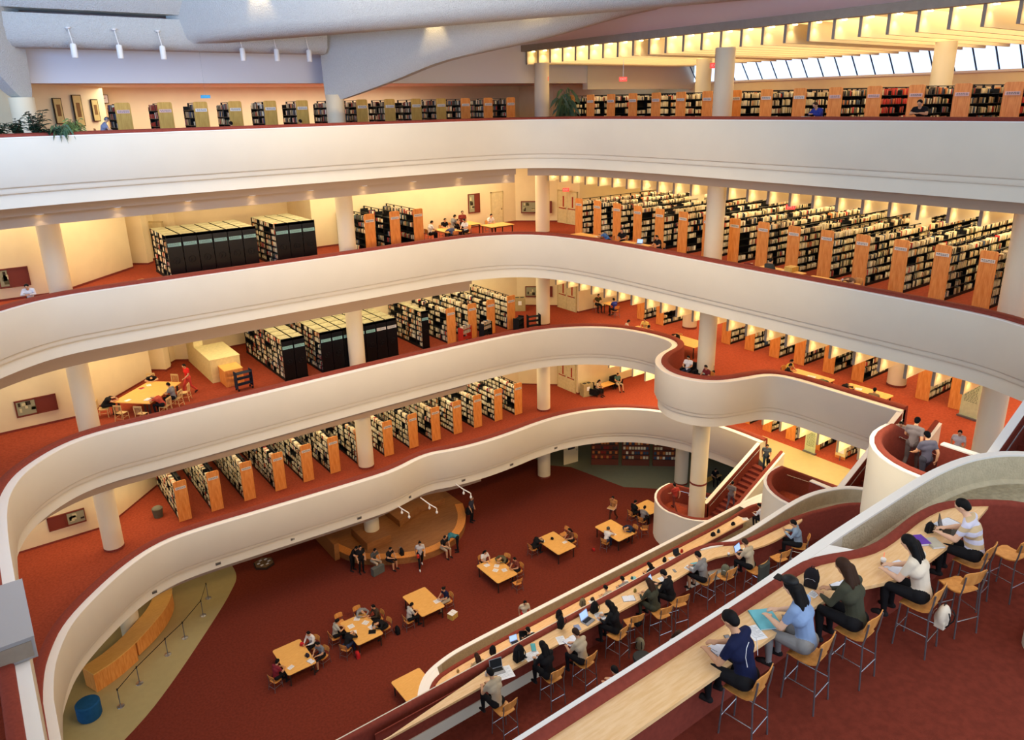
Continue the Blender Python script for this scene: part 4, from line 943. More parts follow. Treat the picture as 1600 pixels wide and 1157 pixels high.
papers(-21.15, -25.4, BD, 'white spread sheets in front of the straight black hair', 80, .4, .3); papers(-21.4, -25.25, BD, 'loose white sheet beside the large black bag', 100)
bag(-21.5, -25.3, BD, 'large black bag with a strap on the middle desk', BLACK, 90, 1.1, 'shoulder_bag')
laptop(-22.15, -25.3, BD, 75, 'white-edged laptop with a dark screen near the big black bag', True, False); papers(-22.05, -25.45, BD+.005, 'pile of white sheets on the white-edged laptop', 75, .4, .42)
bag(-22.45, -25.25, BD, 'small white patterned purse beside the white-edged laptop', (200, 196, 190), 90, .35, 'purse')
# low stools behind the middle desk
mat('stool_black', (44, 46, 46), .5)
def round_stool(x, y, z, label):
    t = thing('round_stool', label, 'stool', (x, y, z)); MB().lathe([(.235, .36), (.25, .38), (.25, .43), (.235, .45)], n=28).build('seat', 'stool_black', t, True); MB().lathe([(.22, 0), (.22, .36)], n=28).build('base', 'stool_black', t, True); return t
round_stool(-18.5, -26.7, BZ, 'empty black round stool between the girl in white and the bag'); round_stool(-17.85, -27.1, BZ, 'black round stool under the girl in white'); round_stool(-20.0, -27.35, BZ, 'black round stool under the reader in pale pink'); round_stool(-19.2, -27.0, BZ, 'black round stool with a bag on it')
person('seat', -17.85, -27.12, BZ-.02, 280, WHITE, BLACK, 'girl in a white cardigan with brown hair looking down on a low stool', 'long', 'f', True, vox=V2, hc='brown_hair', sk=0)
person('seat', -20.0, -27.4, BZ-.02, 100, (226, 200, 186), BLACK, 'reader in pale pink crouching on a low stool behind the white rim', 'short', 'f', True, vox=V2)
bag(-19.2, -27.0, BZ+.46, 'small black and white bag on a low round stool', BLACK, 20, .7, 'handbag')
# ---------------------------------------------------------------- lowest terrace
CZ_ = Z[2]; CD = CZ_+1.0
for x, y, h, top, lab, hr, sx in ((-1.75, -19.1, 95, WHITE, 'reader in white and black at the far end of the lowest desk', 'short', 'm'), (-9.6, -19.15, 95, BLACK, 'reader with black hair at the lowest desk behind turquoise papers', 'long', 'f'), (-11.25, -19.15, 88, GREY, 'reader with tousled dark hair at the lowest desk', 'short', 'm'), (-12.2, -19.15, 92, BEIGE, 'reader in a sand top at the lowest desk', 'bun', 'f'), (-16.3, -19.2, 90, BLACK, 'reader with a round black head of hair beside the blue-screened laptop', 'short', 'm'), (-18.65, -19.15, 85, KHAKI, 'reader with long brown hair near the rounded end of the lowest desk', 'long', 'f')):
    person('desk', x, y, CZ_, h, top, BLACK, lab, hr, sx, True, vox=.018, hc='brown_hair' if 'brown' in lab else 'black_hair')
    chair('bar', x, y-.18, CZ_, h, 'bar chair under the '+lab.split(' at ')[0].split(' beside ')[0].split(' near ')[0], 'bar chairs along the lowest desk')
laptop(-16.75, -18.72, CD, 80, 'laptop with a pale blue screen on the lowest desk', True, True); laptop(-16.35, -18.75, CD, 60, 'black laptop seen from behind on the lowest desk', False, False)
papers(-15.95, -18.75, CD, 'white sheet beside the round black head on the lowest desk', 85); papers(-12.8, -18.75, CD, 'white paper on the lowest desk near the striped bag', 80); papers(-9.2, -18.7, CD, 'white sheets by the black hair on the lowest desk', 80, .35, .25)
closed_book(-10.3, -18.72, CD, 'pale turquoise book on the lowest desk', (130, 196, 206), 70, .2, .28, .02); closed_book(-10.75, -18.7, CD, 'white folder on the lowest desk', WHITE, 70, .2, .28, .03)
papers(-7.9, -18.72, CD, 'white notes halfway along the lowest desk', 75, .3, .25); laptop(-7.5, -18.7, CD, 80, 'small dark laptop halfway along the lowest desk', False, False)
for x, c, s, l, nm in ((-17.75, BLACK, .9, 'black and white shoulder bag near the long brown hair', 'shoulder_bag'), (-14.5, BLACK, 1.0, 'black rucksack standing on the lowest desk', 'backpack'), (-13.25, (120, 110, 84), .9, 'striped green and black bag on the lowest desk', 'patterned_bag'), (-12.7, (60, 52, 48), .6, 'small dark bag next to the striped one', 'handbag'), (-10.4, (60, 110, 120), .35, 'teal pouch on the lowest desk', 'pouch'), (-8.35, BLACK, .6, 'black pouch halfway along the lowest desk', 'pouch'), (-7.2, (200, 50, 40), .45, 'red pouch on the lowest desk', 'pouch'), (-5.0, BLACK, .8, 'black bag with a teal tag on the lowest desk', 'handbag'), (-4.6, (40, 60, 66), .5, 'dark blue bottle bag on the lowest desk', 'pouch'), (-3.5, BLACK, .7, 'black bag lying flat toward the far end of the lowest desk', 'handbag'), (-1.3, (200, 60, 50), .5, 'red bag at the far end of the lowest desk', 'pouch'), (-19.3, (190, 150, 90), .35, 'tan pouch at the rounded end of the lowest desk', 'pouch')):
    bag(x, -18.66, CD, l, c, 80, s, nm, flat_=(nm == 'handbag'))
papers(-2.6, -18.7, CD, 'white and black magazine at the far end of the lowest desk', 60, .3, .24)

# ---------------------------------------------------------------- lobby floor
def set_table(x, y, lab, ppl, empt, sx=1.4, sy=2.1, z=0):
    t = table(x, y, z, sx, sy, lab, 'large wooden tables on the lobby floor')
    for px_, py_, hd, top, legs, pose, l, kw in ppl:
        person(pose, px_, py_, z, hd, top, legs, l, **kw); a = math.radians(hd)
        chair('low', px_-.02*math.cos(a), py_-.02*math.sin(a), z, hd, ('wooden chair of the '+l).replace(' at the ', ' by the ').replace(' at a ', ' by a ')[:95], 'wooden chairs around the lobby tables')
    for px_, py_, hd, l in empt: chair('low', px_, py_, z, hd, l, 'wooden chairs around the lobby tables')
    return t
K = dict
set_table(-5.65, -8.0, 'lobby table in the middle of the row with an empty chair at its far corner', [(-6.82, -7.3, 0, BLACK, BLACK, 'slump', 'person in black slumped over a lobby table', K(sleeve=True)), (-4.5, -8.15, 180, (110, 70, 50), BLACK, 'seat', 'person in brown at the middle lobby table', K(hair='long', sex='f'))], [(-4.35, -7.25, 180, 'empty wooden chair at the far corner of the middle lobby table')])
papers(-6.15, -7.35, .742, 'white papers in front of the person in black slumped over'); bag(-5.6, -7.6, .742, 'small dark bag in the middle of a lobby table', BLACK, 30, .5, 'handbag', True); papers(-5.2, -8.3, .742, 'papers in front of the person in brown', 0)
set_table(-1.95, -9.2, 'lobby table furthest right before the rounded landing', [(-3.0, -9.5, 20, WHITE, JEAN, 'slump', 'person in white resting at the lobby table by the landing', K()), (-.95, -9.75, 180, JEAN, BLACK, 'slump', 'person in dark blue dozing at the lobby table by the landing', K(sleeve=True))], [])
bag(-2.2, -8.9, .742, 'grey jacket bundle on the lobby table by the landing', (96, 96, 92), 40, .6, 'bundle', True); papers(-2.3, -9.5, .742, 'white sheet on the lobby table by the landing'); bag(-3.7, -9.2, 0, 'red ball-shaped bag on the floor by a chair', (190, 40, 36), 0, .6, 'handbag', True)
set_table(-10.0, -8.0, 'lobby table crowded with papers left of the middle one', [(-10.0, -6.68, 270, WHITE, BLACK, 'seat', 'woman with black hair and white top at the papered table', K(hair='long', sex='f')), (-8.95, -7.35, 200, (96, 90, 66), BLACK, 'slump', 'person in moss green bent at the papered table', K(sleeve=True)), (-8.9, -8.5, 180, (120, 60, 50), BLACK, 'seat', 'person in rust at the papered table', K())], [(-9.6, -9.35, 90, 'empty wooden chair tucked under the papered table')])
for i, (x, y) in enumerate(((-10.2, -7.3), (-9.8, -7.7), (-9.7, -8.3), (-10.1, -8.0))): papers(x, y, .742+i*.001, 'white sheets on the papered table, %s from its far end' % ORD[i], 40*i, .28, .3)
set_table(-14.7, -7.85, 'lobby table with one reader at each side and a box beside it', [(-15.9, -8.4, 0, (190, 186, 176), BLACK, 'seat', 'person in a white patterned shirt at a half-empty lobby table', K()), (-13.5, -8.3, 180, NAVY, BEIGE, 'seat', 'woman in navy reading at a half-empty lobby table', K(sex='f', hair='bun'))], [])
papers(-14.1, -8.3, .742, 'newspaper in front of the woman in navy', 0, .3, .4)
t = thing('cardboard_box', 'small beige box on the carpet beside a lobby table', 'box', (-13.7, -9.1, 0), .3); MB().box(-.22, .22, -.18, .18, 0, .3).build('carton', 'wood_pale', t); MB().box(-.22, -.01, -.18, .18, .3, .31).box(.01, .22, -.18, .18, .3, .31).build('flap', 'paper', t)
set_table(-18.25, -7.75, 'lobby table with a study group and many papers', [(-19.45, -7.2, 0, (180, 176, 160), BLACK, 'seat', 'person in a pale shirt at the study group table', K(hair='bun', sex='f')), (-19.35, -8.3, 30, BLACK, JEAN, 'slump', 'person in jeans leaning at the study group table', K(sleeve=True)), (-17.75, -6.42, 270, GREY, BLACK, 'slump', 'person in grey bent over papers at the study group table', K(sleeve=True)), (-17.1, -7.3, 180, (70, 56, 44), BLACK, 'seat', 'person in dark brown at the study group table', K(sleeve=True)), (-17.1, -8.1, 190, BLACK, BLACK, 'slump', 'person in black reaching over the study group table', K(sleeve=True))], [(-18.75, -6.35, 270, 'empty wooden chair at the far side of the study group table')])
for i, (x, y) in enumerate(((-18.6, -7.3), (-18.7, -7.8), (-18.1, -6.95), (-17.9, -7.5), (-17.8, -8.0))): papers(x, y, .742+i*.001, 'white papers of the study group, %s sheet from the far end' % ORD[i], 70*i, .3, .3)
closed_book(-17.95, -8.35, .742, 'black folder on the near end of the study group table', BLACK, 60, .36, .3, .02); bag(-19.0, -8.75, 0, 'red bag on the carpet beside the study group', (200, 40, 40), 0, .8); bag(-16.6, -8.4, 0, 'black rucksack on the carpet beside the study group', BLACK, 0, .9)
set_table(-21.7, -7.6, 'near lobby table with an open magazine', [(-20.55, -7.1, 200, WHITE, BLACK, 'seat', 'person in white with a red bag at the near lobby table', K(sleeve=True)), (-20.5, -8.1, 200, (120, 124, 130), BLACK, 'seat', 'person in grey with bare legs at the near lobby table', K(bare=True, sex='f')), (-22.85, -8.2, 20, (130, 40, 50), BLACK, 'seat', 'person in dark red at the near lobby table', K())], [])
bag(-21.2, -8.0, .742, 'dark bag on the near lobby table', (44, 40, 56), 20, .6, 'handbag', True); open_book(-21.2, -8.4, .742, 'open magazine near the edge of the near lobby table', 20, .9); papers(-22.1, -8.2, .742, 'white papers under the hands of the person in dark red', 20); bag(-21.1, -7.1, .742, 'red bag lying on the near lobby table corner', (206, 44, 50), 40, .6, 'handbag', True)
table(-18.1, -13.0, 0, 1.5, 2.1, 'lobby table half cut off below the curved rim'); 
set_table(1.7, -8.6, 'lobby table beside the column under the landing', [(.55, -8.3, 0, BLACK, BLACK, 'seat', 'person in black at the table under the landing', K()), (.5, -9.2, 10, GREY, BLACK, 'seat', 'person in grey hood at the table under the landing', K(sleeve=True))], [(-.1, -9.9, 60, 'empty wooden chair standing off under the landing')], 1.3, 1.4)
person('walk', -12.75, -4.2, 0, 250, (196, 190, 186), BLACK, 'woman crossing the lobby with a red bag in front of the stage', 'bun', 'f', shoe=WHITE); bag(-12.95, -4.3, .8, 'bright red bag carried by the woman crossing the lobby', (220, 60, 40), 60, .6, 'handbag')
person('walk', -.4, -7.5, 0, 200, (176, 120, 70), (90, 50, 36), 'person crossing the lobby with a tan folder'); closed_book(-.65, -7.6, 1.05, 'large tan folder carried across the lobby', (190, 150, 100), 20, .5, .4, .03)
person('walk', -11.3, -12.2, 0, 250, (210, 196, 170), (200, 40, 44), 'woman in a red skirt walking behind the pale curved rim', 'short', 'f')
# stage
stg = thing('stage', 'low curved wooden stage with a raised block under the left balcony', 'stage')
so = smooth_path([(-16.2, .3), (-15.6, -1.5), (-14.4, -2.6), (-12.7, -3.6), (-11, -3.8), (-9.2, -3.15), (-7.9, -1.75), (-7.2, -.2)])
MB().poly(so+[(-7.2, 3.4), (-16.2, 3.4)], 0, .45).build('platform', 'wood_stage', stg)
m = MB(); sweep(m, so, [(.02, .40), (.02, .455), (-.5, .455), (-.5, .40)], 0); m.build('nosing', 'wood_end', stg)
MB().box(-14.7, -13.1, -1.3, .9, .452, .95).build('raised_block', 'wood_stage', stg); MB().box(-16.4, -16.1, -.4, 3.4, 0, 1.1).build('side_panel', 'wood_stage', stg)
MB().poly([(-11.9, -.2), (-10, .6), (-8.2, .4), (-7.6, 2.6), (-12, 2.6)], .452, .9).build('rear_block', 'wood_stage', stg)
bag(-13.3, -2.95, .452, 'black rucksack standing on the stage edge', BLACK, 0, .9); phone(-13.0, -2.2, .452, 'dark flat case lying on the stage', 20)
for a in (('stand', -15.7, -2.5, 270, BLACK, BLACK, 'person in black standing at the left end of the stage'), ('lean', -15.95, -2.1, 300, BLACK, BLACK, 'person in black standing behind another at the left end of the stage')): person(*a[:3], 0, *a[3:], sleeve=False)
person('seat', -14.95, -2.55, 0, 285, (80, 80, 78), BEIGE, 'person in dark grey sitting on the stage edge by the small column', bare=True); person('seat', -14.2, -3.0, 0, 290, BLACK, BLACK, 'person in a black t-shirt sitting on the stage edge with knees bare', bare=True)
person('seat', -11.05, -3.95, 0, 280, BLACK, BEIGE, 'person in black sitting on the stage edge writing', bare=True); person('bend', -10.25, -4.1, 0, 150, TEAL, BLACK, 'person in a teal shirt bending down beside the stage')
person('stand', -7.6, -1.9, 0, 300, (60, 60, 70), BLACK, 'person with a bag standing at the right end of the stage'); bag(-7.95, -2.0, .75, 'black shoulder bag at the right end of the stage', BLACK, 0, .9, 'shoulder_bag')
t = thing('suitcase', 'grey suitcase on the carpet in front of the stage', 'suitcase', (-15.0, -3.15, 0), .15); MB().box(-.38, .38, -.14, .14, .03, .5).build('shell', cloth((96, 98, 92)), t); MB().tube([(-.1, 0, .5), (-.1, 0, .54), (.1, 0, .54), (.1, 0, .5)], .01, 5).build('handle', 'chrome', t)
for sx in (-.36, .36): MB().lathe([(.03, 0), (.03, .03)], sx, 0, 8).build('wheel', 'black_metal', t)
t = thing('floor_display', 'low dark six-sided display frame on the carpet left of the stage', 'display', (-19.9, 1.9, 0), .4)
MB().lathe([(.62, .0), (.62, .12), (.5, .12)], n=6).build('frame', 'rack_brown' if 'rack_brown' in MATS else 'table_leg', t); MB().lathe([(.56, .13), (.56, .16)], n=6).build('panel', cloth((120, 96, 70)), t)
m = MB()
for k in range(6): a_ = k*PI/3+.5; m.cbox(.3*math.cos(a_), .3*math.sin(a_), .165, .18, .12, .01)
m.build('print', 'page', t)
# information counter, barrier posts
ic = thing('counter', 'curved orange wooden counter under the left balcony', 'counter')
m = MB(); sweep(m, smooth_path([(-29.6, -3.3), (-28.6, -2.9), (-27.6, -2.2)]), [(0, 0), (0, 1.0), (-.9, 1.0), (-.9, 0)], 0); m.build('side_front', 'wood_end', ic)
m = MB(); sweep(m, smooth_path([(-27.5, -1.9), (-26.6, -1.2), (-25.7, -.2), (-25.1, 1.0), (-25.0, 2.2), (-25.4, 3.4)]), [(0, .05), (0, 1.0), (-.8, 1.0), (-.8, .05)], 0); m.build('front', 'wood_end', ic)
m = MB(); sweep(m, smooth_path([(-29.6, -3.3), (-28.6, -2.9), (-27.6, -2.2), (-26.6, -1.2), (-25.7, -.2), (-25.1, 1.0), (-25.0, 2.2), (-25.4, 3.4)]), [(.04, 1.0), (.04, 1.05), (-.9, 1.05), (-.9, 1.0)], 0); m.build('counter_top', 'wood_table', ic)
MB().lathe([(.45, 0), (.5, .1), (.5, .75), (.44, .8)], -30.1, -4.7, 24).build('drum', cloth((30, 84, 130)), None, True, label='round blue drum seat at the near end of the counter', cat='seat')
post = [(-27.9, -3.9), (-26.35, -2.65), (-25.35, -1.9), (-24.1, -.65), (-23.45, .7)]
post = [(-28.9, -4.9)]+post
mat('belt_black', (24, 24, 26), .7)
for i, (x, y) in enumerate(post):
    t = thing('barrier_post', 'chrome barrier post on the yellow floor, %s from the near end' % ORD[i], 'barrier', (x, y, 0), 0, 'barrier posts on the yellow floor')
    MB().lathe([(.17, 0), (.16, .02), (.03, .05)], n=20).build('base', 'chrome', t, True); MB().lathe([(.022, .04), (.022, .92)], n=10).build('post', 'chair_metal', t, True); MB().lathe([(.03, .88), (.03, .98)], n=10).build('cap', 'black_metal', t, True)
    if i < len(post)-1:
        q = post[i+1]; d = math.atan2(q[1]-y, q[0]-x); L = math.dist((x, y), q); T = Matrix.Rotation(d, 4, 'Z'); MB().box(.03, L-.03, -.002, .002, .90, .95, T).build('belt', 'belt_black', t)
# racks at the back of the lobby, half-open door
mat('rack_brown', (110, 52, 34), .6)
for i, (x, y, rz) in enumerate(((4.6, -1.5, -.72), (6.3, -3.0, -.72), (8.0, -4.5, -.72))):
    t = thing('display_rack', 'dark rack of small covers at the back of the lobby, %s from left' % ORD[i], 'rack', (x, y, 0), rz, 'display racks at the back of the lobby')
    MB().box(-1.0, 1.0, -.05, .25, 0, 2.0).build('cabinet', 'rack_brown', t); m = MB()
    for r in range(4): m.box(-.98, .98, -.12, -.05, .55+r*.38, .57+r*.38)
    m.build('ledge', 'black_metal', t); n = 0
    for r in range(4):
        for k in range(9):
            if RB.random() < .8: MB().box(-.93+k*.21, -.77+k*.21, -.09, -.075, .575+r*.38, .79+r*.38).build('cover', BKM[RB.choice([0, 1, 3, 7, 8, 10])] if i else BKM[RB.choice([5, 6, 10])], t)
t = thing('door', 'cream door leaf standing open at the back of the lobby', 'door', (2.2, .35, 0), -.15); MB().box(0, 1.25, 0, .06, 0, 2.25).build('leaf', 'cream_wall', t); MB().box(.35, .95, -.012, 0, 1.15, 1.95).build('pane', 'laptop_dark', t); MB().box(1.1, 1.13, -.05, -.02, .95, 1.1).build('handle', 'chrome', t)
t = thing('bench', 'plain bench under the stairs at the back of the lobby', 'bench', (8.4, -8.3, 0)); MB().box(-.9, .9, -.2, .2, .42, .47).build('seat', 'wood_pale', t)
for sx in (-.8, .8): MB().box(sx-.03, sx+.03, -.18, .18, 0, .42).build('leg', 'black_metal', t)
person('seat', 8.6, -8.4, -.06, 230, BLACK, BLACK, 'person in black sitting on the bench under the stairs')
# track lamps below the lowest balcony
for i, (x, y) in enumerate(((-13.5, -3.55), (-12.0, -4.1), (-9.5, -3.9))):
    t = thing('track_lamp', 'white track lamp on a bent arm above the stage, %s from the left' % ORD[i], 'lamp', (x, y, 3.95), 0, 'track lamps above the stage')
    MB().tube([(0, .8, 0), (.1, 0, -.1), (.25, -.5, -.18)], .035, 6).build('arm', 'rim_white', t, True)
    for q in ((.1, 0, -.3), (.28, -.5, -.42)): MB().tube([(q[0], q[1], q[2]+.2), (q[0], q[1], q[2])], .03, 6).build('stem', 'rim_white', t, True); MB().lathe([(.05, q[2]-.12), (.075, q[2]-.06), (.06, q[2]+.02)], q[0], q[1], 10).build('lamp_head', 'rim_white', t, True)
for i, (lx) in enumerate((-26.5, -23.4, -19.6, -15.9, -12.6, -9.0, -5.5, -1.8)):
    t = thing('wall_vent', 'small dark vent on the lower band of the lowest balcony, %s from the left' % ORD[i], 'vent', (lx, 0, Z[2]-1.15), 0, 'small vents along the lowest balcony')
    ys = [p for p in smooth_path(EDGE[2])]; yb = min(ys, key=lambda p: abs(p[0]-lx) + (5 if p[1] < -8 else 0))[1]; t.location.y = yb+.2
    MB().box(-.13, .13, -.02, .03, -.07, .07).build('frame', 'concrete_trim', t); m = MB()
    for q in range(4): m.box(-.11, .11, -.028, -.02, -.055+q*.03, -.04+q*.03)
    m.build('slat', 'black_metal', t)
# ---------------------------------------------------------------- second lowest floor
def bin_(x, y, z, rz, label):
    t = thing('litter_bin', label, 'bin', (x, y, z), rz); MB().box(-.4, .4, -.28, .28, 0, .95).build('cabinet', cloth((176, 160, 116)), t); MB().box(-.3, -.05, -.15, .12, .95, .96).box(.05, .3, -.15, .12, .95, .96).build('opening', 'black_metal', t); MB().box(-.12, .12, -.29, -.28, .45, .75).build('notice', 'paper', t)
bin_(4.1, .05, Z[2], -.2, 'beige two-hole litter bin beside the red-marked doors'); bin_(1.0, 3.9, Z[3], -.6, 'grey-green bin behind the round column on the middle floor')
def armchair(x, y, z, rz, label, c=(24, 24, 26)):
    t = thing('armchair', label, 'chair', (x, y, z), rz); MB().box(-.33, .33, -.3, .32, .15, .43).build('seat', cloth(c), t); MB().box(-.33, .33, -.42, -.28, .2, .85).build('backrest', cloth(c), t)
    for s in (-1, 1): MB().box(s*.36-.05, s*.36+.05, -.38, .3, .15, .6).build('armrest', cloth(c), t)
    for a in (-.3, .3):
        for b in (-.3, .28): MB().box(a-.02, a+.02, b-.02, b+.02, 0, .15).build('leg', 'black_metal', t)
armchair(4.6, -.4, Z[2], math.radians(200), 'black armchair beside the litter bin'); person('seat', 4.62, -.5, Z[2]-.04, 290, BEIGE, BLACK, 'woman in black and beige sitting in an armchair on the second lowest floor', 'long', 'f')
armchair(6.9, -.2, Z[2], math.radians(180), 'black armchair at the far end of the low counter'); person('lounge', 6.7, -.6, Z[2]-.02, 250, (80, 110, 104), BEIGE, 'person in grey-green with bare legs lounging by the low counter', bare=True)
table(5.7, -.15, Z[2], 1.7, .7, 'low wooden side table between two black armchairs', h=.5)
def banner(x, y, z, rz, label, w=.8, h=1.95):
    t = thing('banner_stand', label, 'sign', (x, y, z), rz); MB().box(-w/2-.05, w/2+.05, -.12, .12, 0, .08).build('base', 'chair_metal', t); b = MB().box(-w/2, w/2, -.01, .01, .08, h).build('sheet', cloth((206, 216, 170)), t)
    m = MB()
    for r in range(13):
        a = -w*.36
        while a < w*.34: q = R.uniform(.04, .12); m.box(a, min(a+q, w*.38), -.013, -.01, h-.3-r*.07, h-.275-r*.07); a += q+.03
    m.build('lettering', cloth((90, 110, 80)), b); MB().box(-.05, .05, .012, .04, .08, h+.02).build('pole', 'chair_metal', t)
banner(5.2, -24.75, Z[3], PI/2-.1+PI, 'pale green banner stand with dark lettering at the end of the middle floor'); banner(8.15, -15.5, Z[2], PI/2+PI, 'pale green banner stand beside the yellow strip', .7, 1.6)
def notice(x, y, z, rz, label):
    t = thing('notice_board', label, 'sign', (x, y, z), rz); MB().box(-.3, .3, -.02, .02, .3, 1.1).build('board', cloth((226, 210, 150)), t); MB().box(-.2, .2, -.03, -.02, .5, .95).build('notice', 'paper', t); MB().box(-.02, .02, -.02, .02, 0, .3).build('post', 'chair_metal', t)
notice(8.6, -17.2, Z[2], PI/2+PI, 'small cream notice board against a bookcase end')
person('walk', 4.5, -14.95, 5.05, 215, (90, 100, 110), (44, 60, 70), 'man in grey carrying a bag at the top of the lower stairs'); bag(4.3, -15.25, 5.7, 'dark shoulder bag carried at the top of the lower stairs', BLACK, 0, .8, 'shoulder_bag')
person('walk', -.2, -12.3, 2.9, 80, (170, 60, 50), (120, 60, 50), 'person in red passing on the rounded lower landing'); person('walk', 1.5, -14.9, 3.55, 20, (120, 110, 110), (110, 100, 110), 'person in mauve grey climbing the lower stairs')
t = thing('planter_box', 'small round dark bin on the carpet of the second lowest floor', 'bin', (-25.0, 1.75, Z[2])); MB().lathe([(.22, 0), (.28, .5)], n=16).build('tub', cloth((96, 92, 78)), t, True); MB().sphere((0, 0, .5), (.24, .24, .12), 12, 6).build('liner', cloth((120, 116, 100)), t, True)
def cart(x, y, z, rz, label, c=(30, 30, 34), books=True):
    t = thing('book_cart', label, 'cart', (x, y, z), rz)
    for s in (-1, 1): MB().box(s*.42-.015, s*.42+.015, -.2, .2, .12, 1.05).build('side', cloth(c), t)
    for h in (.3, .62, .92): MB().box(-.42, .42, -.2, .2, h, h+.02).build('shelf', cloth(c), t)
    m = MB()
    for k in range(13):
        if books: m.mi(k % 4).box(-.38+k*.058, -.33+k*.058, -.15, .05, .94, .94+.2+.03*math.sin(k*2)).box(-.38+k*.058, -.33+k*.058, -.15, .05, .64, .84)
    if books: m.build('books', [BKM[1], BKM[4], BKM[0], BKM[7]], t, kind='stuff')
    for a in (-.38, .38):
        for b in (-.17, .17): MB().lathe([(.05, 0), (.05, .1)], a, b, 8).build('wheel', 'black_metal', t)
cart(-6.3, .05, Z[3], .3, 'red book cart beside the first wooden-ended bookcase', (190, 50, 34)); cart(-4.75, .0, Z[3], .3, 'black book cart full of pale books', BLACK); cart(-2.4, -.4, Z[3], .5, 'black empty book cart near the round column on the middle floor', BLACK, False); cart(-1.3, -.6, Z[3], -.3, 'black chair-like trolley against the round column', BLACK, False)
cart(-19.9, .95, Z[3], .1, 'black trolley in front of the wooden cabinet', (40, 46, 60), False)
# ---------------------------------------------------------------- middle floor
t = thing('cabinet_block', 'beige cabinet block standing free on the middle floor', 'cabinet', (-21, 2.9, Z[3])); MB().box(0, 1.6, 0, 3.05, 0, 1.3).build('body', 'wood_pale' if False else cloth((222, 206, 152)), t); MB().box(-.02, 1.62, -.02, 3.07, 1.3, 1.33).build('top', cloth((226, 214, 160)), t); MB().box(0, .5, 3.1, 4.9, 0, 2.3).build('screen', cloth((222, 206, 152)), t)
t = thing('wooden_cabinet', 'wooden cabinet in front of the beige block', 'cabinet', (-20.6, 1.75, Z[3])); MB().box(0, .95, 0, 1.4, 0, .9).build('body', 'wood_end', t); MB().box(-.02, .97, -.02, 1.4, .9, .94).build('top', 'wood_table', t)
hx = thing('reading_table', 'big angular wooden table below the cream wall on the middle floor', 'table', (0, 0, 0)); hp = [(-26.15, 1.35), (-24.75, -.05), (-22.75, 2.1), (-24.05, 3.35)]
MB().poly(hp, Z[3]+.70, Z[3]+.745).build('top', 'wood_table', hx)
for a, b in ((-25.9, 1.3), (-24.75, .2), (-23.0, 2.05), (-24.1, 3.1), (-24.9, .4)): MB().cbox(a, b, Z[3]+.35, .09, .09, .7).build('leg', 'table_leg', hx)
g = 'slat back chairs around the angular table'
for i, (x, y, h) in enumerate(((-26.55, 1.6, -20), (-25.95, .45, 45), (-25.2, -.3, 45), (-24.1, -.05, 135), (-23.4, .65, 135), (-22.85, 1.3, 150), (-23.0, 3.0, 225), (-23.85, 3.9, 260))): chair('slat', x, y, Z[3], h, 'slat back chair %s around the angular table from its wall corner' % ORD[i], g)
person('slump', -26.5, 1.7, Z[3], -20, BLACK, BLACK, 'person in black lying over the left corner of the angular table'); person('slump', -24.15, -.05, Z[3], 135, (190, 80, 60), BLACK, 'person in orange-red at the angular table holding a magazine', 'short', 'f'); person('seat', -23.5, .6, Z[3], 135, GREY, BLACK, 'person in grey beside the orange-red reader'); person('slump', -23.85, 3.75, Z[3], 260, BLACK, BLACK, 'person in black at the far corner of the angular table', sleeve=False)
papers(-25.5, 1.1, Z[3]+.745, 'white sheet near the left corner of the angular table', 30); papers(-24.2, 2.7, Z[3]+.745, 'white sheet at the far corner of the angular table'); closed_book(-24.6, 2.4, Z[3]+.745, 'red book on the angular table', (180, 40, 40), 20); open_book(-24.7, .6, Z[3]+.745, 'blue magazine held at the angular table', 135, .9, (120, 140, 190))
person('walk', -22.4, 2.1, Z[3], 200, (216, 44, 40), (200, 70, 60), 'person in bright red walking past the beige cabinet block', 'short', 'f')
table(2.35, -7.1, Z[3], .9, 2.0, 'wooden table with three readers just behind the middle balcony curve'); table(2.6, -10.2, Z[3], 1.3, 2.2, 'wooden table left of the round balcony'); table(2.85, -18.1, Z[3], 1.0, 2.2, 'wooden table on the middle floor with a sleeping reader'); table(3.0, -21.0, Z[3], 1.0, 2.2, 'wooden table on the middle floor nearest the stairs')
for a in (('seat', 1.65, -6.1, 330, CREAM, BLACK, 'person in cream at the balcony curve table'), ('seat', 3.05, -6.5, 200, (230, 200, 110), BLACK, 'person in pale yellow at the balcony curve table'), ('seat', 1.75, -7.9, 30, (150, 50, 40), BLACK, 'person in brick red at the balcony curve table'), ('slump', 2.95, -9.2, 200, BLACK, BLACK, 'person in black asleep on the table left of the round balcony'), ('seat', 2.9, -16.75, 270, (226, 196, 90), BLACK, 'person in yellow at the table with the sleeper'), ('seat', 2.2, -17.1, 300, BLACK, BLACK, 'person in black beside the reader in yellow'), ('slump', 2.1, -19.2, 30, (100, 110, 80), BLACK, 'sleeper in dull green at the middle floor table'), ('slump', 2.5, -19.9, 300, BLACK, (150, 60, 50), 'person in black leaning over the table nearest the stairs'), ('seat', 2.1, -21.8, 20, KHAKI, BLACK, 'person in khaki at the table nearest the stairs'), ('seat', -1.0, -14.7, 170, MAROON, BLACK, 'person in maroon sitting inside the round balcony'), ('lounge', -.75, -13.1, 200, WHITE, JEAN, 'person in white and jeans lounging inside the round balcony'), ('seat', 5.0, .0, 250, (80, 70, 40), BLACK, 'person in olive brown at the small table by the double doors'), ('seat', 4.9, -1.9, 80, (50, 60, 140), BLACK, 'person in blue at the small table by the double doors')):
    person(a[0], a[1], a[2], Z[3], *a[3:], sleeve=a[4] in (BLACK,))
    if a[0] != 'lounge': chair('low', a[1], a[2], Z[3], a[3], 'wooden chair of the '+a[6], 'wooden chairs on the middle floor')
